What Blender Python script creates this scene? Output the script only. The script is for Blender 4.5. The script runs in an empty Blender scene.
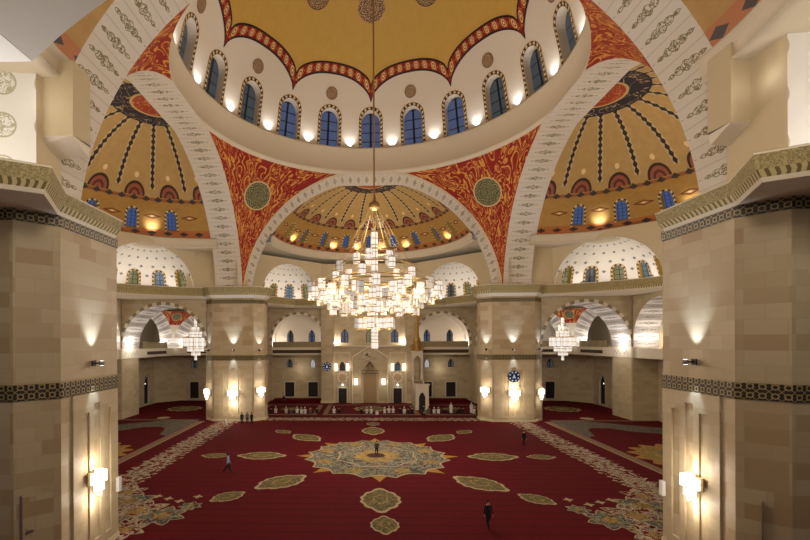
import bpy, math, random
from mathutils import Vector, Matrix
rnd = random.Random(7)
PI = math.pi
sc = bpy.context.scene
COL = sc.collection

# ------------------------------------------------------------------ camera
cd = bpy.data.cameras.new('camera'); cam = bpy.data.objects.new('camera', cd); COL.objects.link(cam)
yaw, roll = -0.035, -0.004
Fv = Vector((math.sin(yaw), math.cos(yaw), 0)); Rv = Vector((math.cos(yaw), -math.sin(yaw), 0)); Uv = Vector((0, 0, 1))
R2 = Rv * math.cos(roll) + Uv * math.sin(roll); U2 = -Rv * math.sin(roll) + Uv * math.cos(roll)
m3 = Matrix((R2, U2, -Fv)).transposed()
cam.matrix_world = Matrix.Translation((-1.241, -47.237, 12.0)) @ m3.to_4x4()
cd.sensor_fit = 'HORIZONTAL'; cd.sensor_width = 36; cd.lens = 442.2 / 810 * 36
cd.shift_x = (405 - 348.0) / 810; cd.shift_y = 71.6 / 810
cd.clip_start = 0.1; cd.clip_end = 500
sc.camera = cam
# ------------------------------------------------------------------ view, world, big lights
sc.view_settings.view_transform = 'Standard'; sc.view_settings.look = 'None'
sc.view_settings.gamma = 1; sc.view_settings.use_curve_mapping = False
sc.view_settings.exposure = -0.35
sc.cycles.use_denoising = True
sc.cycles.max_bounces = 6; sc.cycles.diffuse_bounces = 4; sc.cycles.glossy_bounces = 2
sc.cycles.sample_clamp_indirect = 8
w = bpy.data.worlds.new('world'); sc.world = w; w.use_nodes = True
w.node_tree.nodes['Background'].inputs[0].default_value = (0.9, 0.82, 0.72, 1)
w.node_tree.nodes['Background'].inputs[1].default_value = 0.16

def point(loc, e, col, r=0.3, name='lamp_light'):
    d = bpy.data.lights.new(name, 'POINT'); d.energy = e; d.color = col; d.shadow_soft_size = r
    o = bpy.data.objects.new(name, d); o.location = loc; COL.objects.link(o); return o
def spot(loc, dirv, e, col, ang=80, blend=.6, r=0.1, name='spot_light'):
    d = bpy.data.lights.new(name, 'SPOT'); d.energy = e; d.color = col; d.shadow_soft_size = r
    d.spot_size = math.radians(ang); d.spot_blend = blend
    o = bpy.data.objects.new(name, d); o.location = loc
    o.rotation_euler = Vector(dirv).to_track_quat('-Z', 'Y').to_euler(); COL.objects.link(o); return o
WARM = (1.0, 0.885, 0.74); WHITE = (1.0, 0.93, 0.86); GOLDL = (1.0, 0.80, 0.55); COOL = (0.62, 0.76, 1.0)
# the great chandelier's light
for z, e in ((23.0, 3500), (17.0, 6500), (13.2, 2000)):
    point((0, -0.3, z), e, WARM, 1.6, 'chandelier_light')
for k in range(6):
    a = k * PI / 3
    point((7.9 * math.cos(a), -0.3 + 7.9 * math.sin(a), 16.2), 1700, WARM, 0.8, 'chandelier_light')
# unseen lamps assumed for the hall the camera stands in and the other halls
for x, y, z, e in ((-8, -36, 22, 2300), (9, -36, 22, 2300), (-30, -2, 17, 2500), (30, -2, 17, 2500), (0, 31, 21, 1500)):
    point((x, y, z), e, WARM, 1.2, 'hall_light')

# ------------------------------------------------------------------ materials
def srgb(r, g, b):
    f = lambda c: (c / 12.92 if c <= 0.04045 else ((c + 0.055) / 1.055) ** 2.4)
    return (f(r / 255), f(g / 255), f(b / 255), 1)
class NT:
    """small node builder"""
    def __init__(s, name, rough=0.7, metal=0.0, spec=0.3):
        s.m = bpy.data.materials.new(name); s.m.use_nodes = True; s.t = s.m.node_tree
        s.b = s.t.nodes['Principled BSDF']; s.b.inputs['Roughness'].default_value = rough
        s.b.inputs['Metallic'].default_value = metal; s.b.inputs['Specular IOR Level'].default_value = spec
        s._uv = None
    def n(s, k, **kw):
        x = s.t.nodes.new(k)
        for a, v in kw.items(): setattr(x, a, v)
        return x
    def L(s, a, b):
        if isinstance(a, (int, float)): b.default_value = a
        elif isinstance(a, tuple): b.default_value = a
        else: s.t.links.new(a, b)
    def uv(s):
        if s._uv is None:
            c = s.n('ShaderNodeUVMap'); x = s.n('ShaderNodeSeparateXYZ'); s.L(c.outputs[0], x.inputs[0])
            s._uv = (x.outputs[0], x.outputs[1], c.outputs[0])
        return s._uv
    def M(s, op, a, b=0.0, c=None):
        x = s.n('ShaderNodeMath', operation=op); s.L(a, x.inputs[0]); s.L(b, x.inputs[1])
        if c is not None: s.L(c, x.inputs[2])
        return x.outputs[0]
    def vec(s, a, b, c=0.0):
        x = s.n('ShaderNodeCombineXYZ'); s.L(a, x.inputs[0]); s.L(b, x.inputs[1]); s.L(c, x.inputs[2]); return x.outputs[0]
    def mix(s, f, a, b):
        x = s.n('ShaderNodeMix', data_type='RGBA'); s.L(f, x.inputs[0]); s.L(a, x.inputs[6]); s.L(b, x.inputs[7]); return x.outputs[2]
    def noise(s, v, sc_=1.0, det=3, rough=.5, dist=0.0):
        x = s.n('ShaderNodeTexNoise'); s.L(v, x.inputs['Vector']); x.inputs['Scale'].default_value = sc_
        x.inputs['Detail'].default_value = det; x.inputs['Roughness'].default_value = rough; x.inputs['Distortion'].default_value = dist
        return x.outputs[0]
    def voro(s, v, sc_=1.0, feat='F1', out=0):
        x = s.n('ShaderNodeTexVoronoi', feature=feat); s.L(v, x.inputs['Vector']); x.inputs['Scale'].default_value = sc_
        return x.outputs[out]
    def lt(s, a, b): return s.M('LESS_THAN', a, b)
    def gt(s, a, b): return s.M('GREATER_THAN', a, b)
    def cell(s, a): return s.M('SUBTRACT', s.M('FRACT', a), 0.5)      # -.5...5 inside each unit cell
    def ab(s, a): return s.M('ABSOLUTE', a)
    def AND(s, a, b): return s.M('MULTIPLY', a, b)
    def OR(s, a, b): return s.M('MAXIMUM', a, b)
    def out(s, c, bump=None, bs=0.1):
        s.L(c, s.b.inputs['Base Color'])
        if bump is not None:
            x = s.n('ShaderNodeBump'); x.inputs['Strength'].default_value = bs; x.inputs['Distance'].default_value = .05
            s.L(bump, x.inputs['Height']); s.L(x.outputs[0], s.b.inputs['Normal'])
        return s.m
def flat(name, col, rough=.7, metal=0.0, var=.12, scale=2.0):
    s = NT(name, rough, metal); u = s.uv()
    d = tuple(c * (1 - var) for c in col[:3]) + (1,)
    return s.out(s.mix(s.noise(u[2], scale), d, col))
def emit(name, col, st, base=(.02, .02, .02, 1)):
    s = NT(name, .4); s.b.inputs['Base Color'].default_value = base
    s.b.inputs['Emission Color'].default_value = col; s.b.inputs['Emission Strength'].default_value = st; return s.m

def mat_stone(name, c1, c2, c3, bw=1.5, bh=.72, mort=.012):
    s = NT(name, .55, 0, .35); u = s.uv()
    b = s.n('ShaderNodeTexBrick', offset=.5); s.L(u[2], b.inputs['Vector'])
    b.inputs['Color1'].default_value = c1; b.inputs['Color2'].default_value = c2; b.inputs['Scale'].default_value = 1
    b.inputs['Mortar'].default_value = tuple(x * .8 for x in c1[:3]) + (1,); b.inputs['Mortar Size'].default_value = mort
    b.inputs['Brick Width'].default_value = bw; b.inputs['Row Height'].default_value = bh
    b2 = s.n('ShaderNodeTexBrick', offset=.33); s.L(u[2], b2.inputs['Vector'])
    b2.inputs['Color1'].default_value = (0, 0, 0, 1); b2.inputs['Color2'].default_value = (1, 1, 1, 1); b2.inputs['Mortar Size'].default_value = 0
    b2.inputs['Scale'].default_value = 1; b2.inputs['Brick Width'].default_value = bw * 1.0; b2.inputs['Row Height'].default_value = bh; b2.offset_frequency = 3
    f = s.M('POWER', b2.outputs[0], 2.5)
    c = s.mix(f, b.outputs[0], c3)
    nz = s.noise(s.vec(u[0], s.M('MULTIPLY', u[1], 3.0)), .8, 5, .65)
    c = s.mix(s.M('MULTIPLY', nz, .35), c, tuple(x * .72 for x in c2[:3]) + (1,))
    return s.out(c, b.outputs[1], -.1)
STONE = mat_stone('travertine_blocks', srgb(190, 172, 140), srgb(183, 164, 131), srgb(166, 140, 104))
STONE2 = mat_stone('travertine_ashlar', srgb(192, 175, 143), srgb(187, 169, 137), srgb(176, 155, 120), 1.2, .6)
CREAM = flat('cream_plaster', srgb(212, 200, 178), .75, var=.05)
CREAM2 = flat('warm_plaster', srgb(202, 186, 154), .75, var=.06)
WHITEP = flat('white_plaster', srgb(226, 216, 200), .75, var=.04)
GREENC = None
def mat_cornice():
    s = NT('carved_cornice', .7); u = s.uv()
    v = s.vec(u[0], u[1])
    n = s.noise(v, 5, 3, .6, 1.5)
    band = s.lt(s.ab(s.M('SUBTRACT', n, .5)), .045)
    c = s.mix(band, srgb(168, 152, 108), srgb(128, 114, 76))
    return s.out(c, n, .6)
CORN = mat_cornice()
def mat_dentil():
    s = NT('dentil_moulding', .7); u = s.uv()
    t = s.gt(s.ab(s.cell(s.M('MULTIPLY', u[0], 3.2))), .28)
    return s.out(s.mix(t, srgb(190, 172, 124), srgb(112, 96, 60)))
DENT = mat_dentil()
def mat_band():
    s = NT('black_gold_band', .45, 0, .5); u = s.uv()
    k = 2.4
    x = s.cell(s.M('MULTIPLY', u[0], k)); y = s.cell(s.M('MULTIPLY', u[1], k * 1.0))
    ax, ay = s.ab(x), s.ab(y)
    d1 = s.ab(s.M('SUBTRACT', s.M('ADD', ax, ay), .33))
    d2 = s.ab(s.M('SUBTRACT', s.M('MAXIMUM', ax, ay), .25))
    d3 = s.ab(s.M('SUBTRACT', ax, ay))
    l = s.OR(s.lt(d1, .05), s.OR(s.lt(d2, .05), s.AND(s.lt(d3, .05), s.gt(s.M('ADD', ax, ay), .45))))
    return s.out(s.mix(l, srgb(24, 19, 14), srgb(160, 136, 84)))
BAND = mat_band()
def mat_pend():
    s = NT('red_gold_arabesque', .6); u = s.uv()
    n1 = s.noise(u[2], .42, 1, .5, .4); n2 = s.noise(u[2], 1.15, 1, .5, .5)
    a = s.lt(s.ab(s.cell(s.M('MULTIPLY', n1, 9.0))), .13)
    b = s.lt(s.ab(s.cell(s.M('MULTIPLY', n2, 5.0))), .15)
    f = s.voro(u[2], .8)
    c = s.mix(s.AND(b, s.gt(n1, .48)), srgb(140, 22, 12), srgb(176, 96, 40))
    c = s.mix(s.AND(a, s.gt(n2, .40)), c, srgb(206, 148, 60))
    c = s.mix(s.lt(f, .22), c, srgb(206, 148, 60)); c = s.mix(s.lt(f, .13), c, srgb(190, 96, 76))
    return s.out(c)
PEND = mat_pend()
def mat_roundel(name, c0, c1, c2, ring):
    """radial rosette; u,v centred on the disc, radius 1"""
    s = NT(name, .6); u = s.uv()
    r = s.M('SQRT', s.M('ADD', s.M('MULTIPLY', u[0], u[0]), s.M('MULTIPLY', u[1], u[1])))
    a = s.M('ARCTAN2', u[1], u[0])
    pet = s.M('MULTIPLY', s.M('COSINE', s.M('MULTIPLY', a, 8.0)), .12)
    rings = s.M('SINE', s.M('MULTIPLY', s.M('ADD', r, pet), 30.0))
    c = s.mix(s.gt(rings, .35), c0, c1)
    n = s.noise(u[2], 7, 2, .5, 1.0)
    c = s.mix(s.lt(s.ab(s.M('SUBTRACT', n, .5)), .03), c, c2)
    c = s.mix(s.gt(r, .9), c, ring)
    return s.out(c)
ROUND_G = mat_roundel('green_rosette', srgb(92, 92, 62), srgb(150, 140, 96), srgb(60, 62, 44), srgb(196, 170, 120))
ROUND_D = mat_roundel('brown_cream_rosette', srgb(196, 172, 132), srgb(110, 62, 42), srgb(84, 44, 32), srgb(110, 70, 50))
ROUND_S = mat_roundel('stone_rosette', srgb(168, 140, 104), srgb(206, 184, 148), srgb(140, 112, 80), srgb(212, 190, 156))
def mat_vous(name, base, dark, orn, wid=.30, v0=.5, stripe=0.0):
    """u counts voussoirs, v runs 0..1 across the soffit"""
    s = NT(name, .7); u = s.uv()
    x = s.ab(s.cell(u[0])); y = s.ab(s.M('SUBTRACT', u[1], v0))
    rid = s.M('FLOOR', u[0])
    joint = s.gt(x, .475)
    lob = s.M('MULTIPLY', s.ab(s.M('COSINE', s.M('MULTIPLY', y, 20.0))), .35)
    d = s.M('ADD', s.M('DIVIDE', x, .24), s.M('ADD', s.M('DIVIDE', y, wid), s.M('MULTIPLY', lob, -1.0)))
    inside = s.lt(d, .72)
    n = s.noise(s.vec(s.M('MULTIPLY', u[0], 6.0), s.M('MULTIPLY', u[1], 22.0)), 1.0, 2, .5, .8)
    lace = s.OR(s.lt(s.ab(s.M('SUBTRACT', n, .5)), .07), s.gt(d, .58))
    c = base
    if stripe: c = s.mix(s.M('MULTIPLY', s.M('MODULO', s.ab(rid), 2.0), 1.0), base, dark)
    c = s.mix(s.M('MULTIPLY', joint, .35), c, srgb(140, 124, 100))
    c = s.mix(s.AND(inside, lace), c, orn)
    return s.out(c, s.M('SUBTRACT', 0, joint), .3)
VOUS = mat_vous('arch_stones_with_ornament', srgb(212, 203, 190), srgb(205, 190, 168), srgb(128, 118, 92), .33)
VOUS_N = mat_vous('near_arch_stones_with_ornament', srgb(212, 203, 190), srgb(205, 190, 168), srgb(128, 116, 80), .46)
VOUS_S = mat_vous('white_grey_striped_arch', srgb(222, 216, 210), srgb(172, 164, 156), srgb(120, 112, 100), .42, .5, 1.0)
def mat_archface():
    s = NT('scalloped_arch_edge', .7); u = s.uv()
    t = s.gt(s.ab(s.cell(u[0])), .25)
    return s.out(s.mix(t, srgb(216, 202, 178), srgb(140, 126, 104)))
SCAL = mat_archface()
def mat_gold(name, c1, c2):
    s = NT(name, .55, 0, .4); u = s.uv()
    n = s.noise(u[2], 1.2, 6, .7)
    n2 = s.noise(s.vec(s.M('MULTIPLY', u[0], 1.0), s.M('MULTIPLY', u[1], 12.0)), 2.0, 3, .6)
    return s.out(s.mix(s.M('MULTIPLY', s.M('ADD', n, n2), .5), c1, c2))
GOLD = mat_gold('gold_mosaic', srgb(188, 146, 58), srgb(218, 182, 92))
def mat_semi():
    """u = bay number (window in the middle of each), v = elevation angle 0..1 (of 90 deg)"""
    s = NT('gold_half_dome_mosaic', .55, 0, .4); u = s.uv()
    n = s.noise(s.vec(s.M('MULTIPLY', u[0], 4), s.M('MULTIPLY', u[1], 20)), 1.0, 5, .7)
    c = s.mix(n, srgb(160, 129, 74), srgb(199, 165, 106))
    zone = s.lt(u[1], .36)
    c = s.mix(zone, c, s.mix(n, srgb(150, 112, 46), srgb(188, 146, 74)))
    x = s.cell(u[0]); ax = s.ab(x)                                # ribs sit on the cell edges
    e = s.M('SUBTRACT', .5, ax)
    cs = s.M('COSINE', s.M('MULTIPLY', u[1], PI / 2))               # surface narrows upward
    em = s.M('MULTIPLY', s.M('MULTIPLY', e, 5.3), cs)               # metres from the rib
    bead = s.cell(s.M('MULTIPLY', u[1], 26.0))
    rib = s.AND(s.lt(s.M('ADD', em, s.M('MULTIPLY', s.ab(bead), .4)), .27), s.gt(u[1], .42))
    edge = s.AND(s.lt(em, .33), s.gt(u[1], .42))
    c = s.mix(s.M('MULTIPLY', edge, .55), c, srgb(206, 186, 150))
    c = s.mix(rib, c, srgb(44, 32, 30))
    # half discs over the windows
    dy = s.M('MULTIPLY', s.M('SUBTRACT', u[1], .375), 15.0); dx = s.M('MULTIPLY', s.M('MULTIPLY', x, 5.3), cs)
    r = s.M('SQRT', s.M('ADD', s.M('MULTIPLY', dx, dx), s.M('MULTIPLY', dy, dy)))
    up = s.gt(dy, 0.0)
    c = s.mix(s.AND(s.lt(r, 1.25), up), c, srgb(58, 34, 28))
    c = s.mix(s.AND(s.lt(r, 1.0), up), c, srgb(150, 86, 60))
    c = s.mix(s.AND(s.lt(s.ab(s.M('SUBTRACT', r, .55)), .12), up), c, srgb(92, 44, 34))
    top = s.M('SQRT', s.M('ADD', s.M('MULTIPLY', dx, dx), s.M('MULTIPLY', s.M('SUBTRACT', dy, 1.8), s.M('SUBTRACT', dy, 1.8))))
    c = s.mix(s.lt(top, .25), c, srgb(230, 200, 150))
    # band under them, broken into dark lozenges
    bd = s.lt(s.ab(s.M('SUBTRACT', u[1], .36)), .012)
    c = s.mix(bd, c, srgb(150, 92, 50))
    loz = s.lt(s.M('ADD', s.M('MULTIPLY', s.ab(s.cell(s.M('MULTIPLY', u[0], 3.0))), 1.6), s.M('MULTIPLY', s.ab(s.M('SUBTRACT', u[1], .36)), 26.0)), .55)
    c = s.mix(loz, c, srgb(64, 52, 46))
    lo = s.lt(u[1], .075)
    c = s.mix(lo, c, srgb(172, 104, 52))
    loz2 = s.lt(s.M('ADD', s.M('MULTIPLY', s.ab(s.cell(s.M('MULTIPLY', u[0], 2.5))), 1.6), s.M('MULTIPLY', s.ab(s.M('SUBTRACT', u[1], .038)), 22.0)), .5)
    c = s.mix(loz2, c, srgb(58, 42, 40))
    # diamond between the windows
    dia = s.M('ADD', s.M('DIVIDE', em, 1.25), s.M('DIVIDE', s.ab(s.M('MULTIPLY', s.M('SUBTRACT', u[1], .2), 15.0)), .4))
    c = s.mix(s.AND(s.lt(dia, 1.0), s.gt(dia, .6)), c, srgb(112, 52, 28))
    c = s.mix(s.lt(dia, .3), c, srgb(232, 205, 150))
    return s.out(c)
SEMI = mat_semi()
def mat_disc():
    s = NT('navy_red_disc', .55); u = s.uv()
    r = s.M('SQRT', s.M('ADD', s.M('MULTIPLY', u[0], u[0]), s.M('MULTIPLY', u[1], u[1])))
    n = s.noise(u[2], 3.2, 1, .5, 1.2)
    l = s.lt(s.ab(s.cell(s.M('MULTIPLY', n, 5.0))), .07)
    c = s.mix(l, srgb(34, 32, 48), srgb(176, 150, 110))
    ri = s.mix(l, srgb(160, 60, 34), srgb(208, 140, 84))
    c = s.mix(s.lt(r, .5), c, ri)
    c = s.mix(s.lt(s.ab(s.M('SUBTRACT', r, .52)), .03), c, srgb(200, 170, 110))
    c = s.mix(s.gt(r, .94), c, srgb(30, 24, 26))
    return s.out(c)
DISC = mat_disc()
def mat_scallop():
    s = NT('red_scallop_border', .6); u = s.uv()
    x = s.cell(u[0]); y = s.M('SUBTRACT', u[1], .5)
    d = s.M('ADD', s.ab(x), s.M('MULTIPLY', s.ab(y), .8))
    r = s.M('SQRT', s.M('ADD', s.M('MULTIPLY', x, x), s.M('MULTIPLY', s.M('MULTIPLY', y, y), .7)))
    c = s.mix(s.lt(s.ab(s.M('SUBTRACT', d, .42)), .04), srgb(138, 30, 22), srgb(196, 120, 60))
    c = s.mix(s.lt(r, .24), c, srgb(226, 196, 130))
    c = s.mix(s.lt(r, .15), c, srgb(150, 60, 34))
    c = s.mix(s.lt(r, .08), c, srgb(232, 214, 170))
    c = s.mix(s.gt(s.ab(y), .36), c, srgb(30, 20, 22))
    return s.out(c)
SCALB = mat_scallop()
def mat_frame():
    s = NT('beaded_window_frame', .6); u = s.uv()
    x = s.ab(s.cell(s.M('MULTIPLY', u[0], 1.8))); y = s.ab(s.M('SUBTRACT', u[1], .5))
    d = s.M('ADD', x, s.M('MULTIPLY', y, .8))
    c = s.mix(s.lt(d, .34), srgb(66, 46, 34), srgb(216, 200, 166))
    c = s.mix(s.gt(y, .38), c, srgb(196, 158, 92))
    return s.out(c)
FRAME = mat_frame()
def mat_pane(name, col, st, kx, ky, bar=srgb(20, 20, 26)):
    s = NT(name, .3); u = s.uv()
    g = s.OR(s.gt(s.ab(s.cell(s.M('MULTIPLY', u[0], kx))), .44), s.gt(s.ab(s.cell(s.M('MULTIPLY', u[1], ky))), .45))
    n = s.noise(u[2], .5, 2)
    c = s.mix(n, tuple(x * .6 for x in col[:3]) + (1,), col)
    e = s.mix(g, c, tuple(x * .25 for x in bar[:3]) + (1,))
    s.L(e, s.b.inputs['Emission Color']); s.b.inputs['Emission Strength'].default_value = st
    s.b.inputs['Base Color'].default_value = bar; return s.m
PANE_B = mat_pane('dusk_blue_glass', srgb(108, 124, 168), .58, .42, .8)
PANE_L = mat_pane('dusk_blue_lattice', srgb(98, 126, 188), .58, 2.0, 2.0)
PANE_D = mat_pane('dusk_grey_glass', srgb(104, 112, 118), .5, .42, .8)
PANE_X = mat_pane('pale_blue_glass', srgb(132, 158, 176), .7, 1.5, 1.5)
PANE_G = mat_pane('lit_green_glass', srgb(176, 170, 110), .6, 1.5, 1.5)
def mat_whitedots():
    s = NT('white_plaster_blue_stars', .7); u = s.uv()
    d = 1.5
    row = s.M('FLOOR', s.M('DIVIDE', u[1], d))
    x = s.cell(s.M('ADD', s.M('DIVIDE', u[0], d * 1.2), s.M('MULTIPLY', row, .5))); y = s.cell(s.M('DIVIDE', u[1], d))
    r = s.M('ADD', s.ab(x), s.ab(y))
    c = s.mix(s.lt(r, .17), srgb(226, 222, 216), srgb(126, 130, 128))
    return s.out(c)
WDOT = mat_whitedots()
def mat_medals():
    s = NT('white_plaster_green_medallions', .7); u = s.uv()
    x = s.cell(s.M('MULTIPLY', u[0], .45)); y = s.cell(s.M('MULTIPLY', u[1], .45))
    r = s.M('SQRT', s.M('ADD', s.M('MULTIPLY', x, x), s.M('MULTIPLY', y, y)))
    n = s.noise(u[2], 4, 2, .5, 1)
    c = s.mix(s.AND(s.AND(s.gt(s.ab(u[0]), 6.5), s.lt(r, .3)), s.OR(s.gt(r, .26), s.lt(s.ab(s.M('SUBTRACT', n, .5)), .05))), srgb(230, 228, 224), srgb(178, 176, 148))
    return s.out(c)
WMED = mat_medals()
BLACK = flat('dark_bronze', srgb(34, 28, 24), .5, 0, .2)
DOORM = flat('dark_carved_wood', srgb(40, 30, 24), .6, 0, .3, 4)
VENT = flat('dark_vent_grille', srgb(70, 54, 36), .7)
BRASS = flat('brass', srgb(176, 144, 92), .4, .55)
STEEL = flat('brushed_steel', srgb(150, 146, 140), .35, .7)
RAIL = flat('bronze_tinted_railing', srgb(150, 134, 102), .4, .1)
GOLDM = flat('gilded_metal', srgb(170, 132, 66), .45, .5)
LANT = emit('lit_crystal_lantern', (1.0, .90, .78, 1), 1.25)
LANT_S = emit('lit_sconce_crystal', (1.0, .92, .8, 1), 2.4)
LANT_DIM = emit('lit_crystal_lantern_clear', (1.0, .9, .8, 1), .62)
GLOW = emit('lit_lamp', (1.0, .92, .8, 1), 9.0)
GLOWP = emit('lit_lamp_panel', (1.0, .9, .72, 1), 2.4)
WBOX = flat('white_plastic', srgb(226, 224, 220), .5)

# ------------------------------------------------------------------ mesh builder
class MB:
    def __init__(s): s.v = []; s.f = []; s.u = []; s.m = []; s.sm = []; s.mats = []
    def mi(s, mat):
        if mat not in s.mats: s.mats.append(mat)
        return s.mats.index(mat)
    def face(s, pts, mat, uv=None, smooth=False):
        i = len(s.v); s.v += [Vector(p) for p in pts]; s.f.append(list(range(i, i + len(pts))))
        if uv is None:
            p = [Vector(q) for q in pts]; n = Vector((0, 0, 0))
            for k in range(len(p)):
                a, b = p[k], p[(k + 1) % len(p)]
                n += Vector(((a.y - b.y) * (a.z + b.z), (a.z - b.z) * (a.x + b.x), (a.x - b.x) * (a.y + b.y)))
            n.normalize() if n.length > 0 else None
            if abs(n.z) > .7: uv = [(q.x, q.y) for q in p]
            else:
                h = Vector((-n.y, n.x, 0)); h.normalize()
                uv = [(q.dot(h), q.z) for q in p]
        s.u.append(uv); s.m.append(s.mi(mat)); s.sm.append(smooth)
    def quad(s, a, b, c, d, mat, uv=None, smooth=False): s.face((a, b, c, d), mat, uv, smooth)
    def box(s, x0, x1, y0, y1, z0, z1, mat):
        x0, x1 = min(x0, x1), max(x0, x1); y0, y1 = min(y0, y1), max(y0, y1)
        A = [(x0, y0), (x1, y0), (x1, y1), (x0, y1)]; s.prism(A, z0, z1, mat)
    def prism(s, poly, z0, z1, mat, top=True, bot=True, mt=None):
        n = len(poly); ar = sum(poly[i][0] * poly[(i + 1) % n][1] - poly[(i + 1) % n][0] * poly[i][1] for i in range(n))
        if ar < 0: poly = poly[::-1]
        for i in range(n):
            a, b = poly[i], poly[(i + 1) % n]
            s.quad((a[0], a[1], z0), (b[0], b[1], z0), (b[0], b[1], z1), (a[0], a[1], z1), mat)
        if top: s.face([(p[0], p[1], z1) for p in poly], mt or mat)
        if bot: s.face([(p[0], p[1], z0) for p in poly[::-1]], mt or mat)
    def grid(s, fn, us, vs, mat, uvf=None, smooth=True, flip=False):
        P = [[Vector(fn(u, v)) for v in vs] for u in us]
        base = len(s.v); nv = len(vs)
        for r in P: s.v += r
        mi = s.mi(mat)
        for i in range(len(us) - 1):
            for j in range(nv - 1):
                idx = [base + i * nv + j, base + (i + 1) * nv + j, base + (i + 1) * nv + j + 1, base + i * nv + j + 1]
                uv = [(us[i], vs[j]), (us[i + 1], vs[j]), (us[i + 1], vs[j + 1]), (us[i], vs[j + 1])]
                if uvf: uv = [uvf(*q) for q in uv]
                if flip: idx = idx[::-1]; uv = uv[::-1]
                s.f.append(idx); s.u.append(uv); s.m.append(mi); s.sm.append(smooth)
    def lathe(s, prof, c, mat, n=16, a0=0, a1=2 * PI, smooth=True):
        us = [a0 + (a1 - a0) * i / n for i in range(n + 1)]
        s.grid(lambda a, k: (c[0] + prof[int(k)][0] * math.cos(a), c[1] + prof[int(k)][0] * math.sin(a), c[2] + prof[int(k)][1]),
               us, list(range(len(prof))), mat, smooth=smooth)
    def tube(s, pts, r, mat, n=6):
        pts = [Vector(p) for p in pts]
        rings = []
        for i, p in enumerate(pts):
            d = (pts[min(i + 1, len(pts) - 1)] - pts[max(i - 1, 0)]).normalized()
            a = d.orthogonal().normalized(); 
            if i and rings: a = (pa - d * pa.dot(d)).normalized()
            pa = a; b = d.cross(a)
            rr = r[i] if isinstance(r, (list, tuple)) else r
            rings.append([p + (a * math.cos(t) + b * math.sin(t)) * rr for t in [2 * PI * k / n for k in range(n)]])
        for i in range(len(rings) - 1):
            for k in range(n):
                k2 = (k + 1) % n
                s.face((rings[i][k], rings[i][k2], rings[i + 1][k2], rings[i + 1][k]), mat, smooth=False)
        s.face(rings[0][::-1], mat); s.face(rings[-1], mat)
    def disc(s, c, n, r, mat, k=32, up=None, aspect=1):
        """flat disc facing n, with centred unit uv"""
        c = Vector(c); n = Vector(n).normalized(); up = Vector(up or (0, 0, 1))
        a = up.cross(n)
        a = a.normalized() if a.length > 1e-4 else Vector((1, 0, 0))
        b = n.cross(a)
        P = [(math.cos(2 * PI * i / k), math.sin(2 * PI * i / k)) for i in range(k)]
        s.face([c + a * x * r * aspect + b * y * r for x, y in P], mat, P)
    def build(s, name, parent=None, label=None, kind=None):
        off = Vector(parent_loc(parent)) if parent is not None else Vector((0, 0, 0))
        me = bpy.data.meshes.new(name)
        me.from_pydata([tuple(v - off) for v in s.v], [], s.f)
        ul = me.uv_layers.new(name='UVMap')
        flatuv = [c for f in s.u for q in f for c in q]
        ul.data.foreach_set('uv', flatuv)
        for m in s.mats: me.materials.append(m)
        me.polygons.foreach_set('material_index', s.m); me.polygons.foreach_set('use_smooth', s.sm)
        me.update()
        o = bpy.data.objects.new(name, me); COL.objects.link(o)
        if parent is not None: o.parent = parent
        if label: o['label'] = label
        if kind: o['kind'] = kind
        return o
_loc = {}
def parent_loc(o):
    p = Vector((0, 0, 0))
    while o is not None: p += o.location; o = o.parent
    return p
def thing(name, label, cat, loc=(0, 0, 0), group=None, rz=0):
    o = bpy.data.objects.new(name, None); COL.objects.link(o); o.location = loc; o.empty_display_size = .3
    o.rotation_euler = (0, 0, rz)
    o['label'] = label; o['category'] = cat
    if group: o['group'] = group
    return o
def tag(o, label, cat, group=None):
    o['label'] = label; o['category'] = cat
    if group: o['group'] = group
    return o
def struct(mb, name): 
    o = mb.build(name); o['kind'] = 'structure'; return o
def copy_thing(root, loc, label=None, rz=None, scale=None):
    r = root.copy(); COL.objects.link(r); r.location = loc
    if rz is not None: r.rotation_euler = (0, 0, rz)
    if scale: r.scale = (scale,) * 3
    if label: r['label'] = label
    for ch in list(root.children):
        c = ch.copy(); COL.objects.link(c); c.parent = r
        for g in ch.children:
            d = g.copy(); COL.objects.link(d); d.parent = c
    return r
def frange(a, b, n): return [a + (b - a) * i / n for i in range(n + 1)]

def arch_outline(uc, w, vb, vs, top, pointed=False, n=12):
    """outline points (u,v) of an arched opening: up the left side, over, down the right"""
    h = top - vs; pts = [(uc - w / 2, vb)]
    for i in range(n + 1):
        t = PI - PI * i / n
        x = math.cos(t); y = math.sin(t)
        if pointed: y = (1 - abs(x) ** 1.45) ** .8 if abs(x) < 1 else 0
        pts.append((uc + x * w / 2, vs + h * max(y, 0)))
    pts.append((uc + w / 2, vb)); return pts
def holed(mb, fn, u0, u1, v0, v1, holes, mat, uvf=None, smooth=False, du=1e9, nv=1):
    """surface patch fn(u,v) with arched holes; holes = list of outlines sorted by u, each hole from v0 or higher"""
    def rect(a, b, c, d):
        if b - a < 1e-6 or d - c < 1e-6: return
        k = max(1, math.ceil((b - a) / du)); mb.grid(fn, frange(a, b, k), frange(c, d, nv), mat, uvf, smooth)
    cur = u0
    for H in holes:
        l, r = H[0][0], H[-1][0]; vb = H[0][1]
        rect(cur, l, v0, v1)
        if vb > v0 + 1e-6: rect(l, r, v0, vb)
        arc = H[1:-1]
        for i in range(len(arc) - 1):
            (a, va), (b, vb2) = arc[i], arc[i + 1]
            if b - a < 1e-7: continue
            k = nv
            for j in range(k):
                q = [(a, va + (v1 - va) * j / k), (b, vb2 + (v1 - vb2) * j / k), (b, vb2 + (v1 - vb2) * (j + 1) / k), (a, va + (v1 - va) * (j + 1) / k)]
                mb.face([fn(*p) for p in q], mat, [uvf(*p) if uvf else p for p in q], smooth)
        cur = r
    rect(cur, u1, v0, v1)
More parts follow.
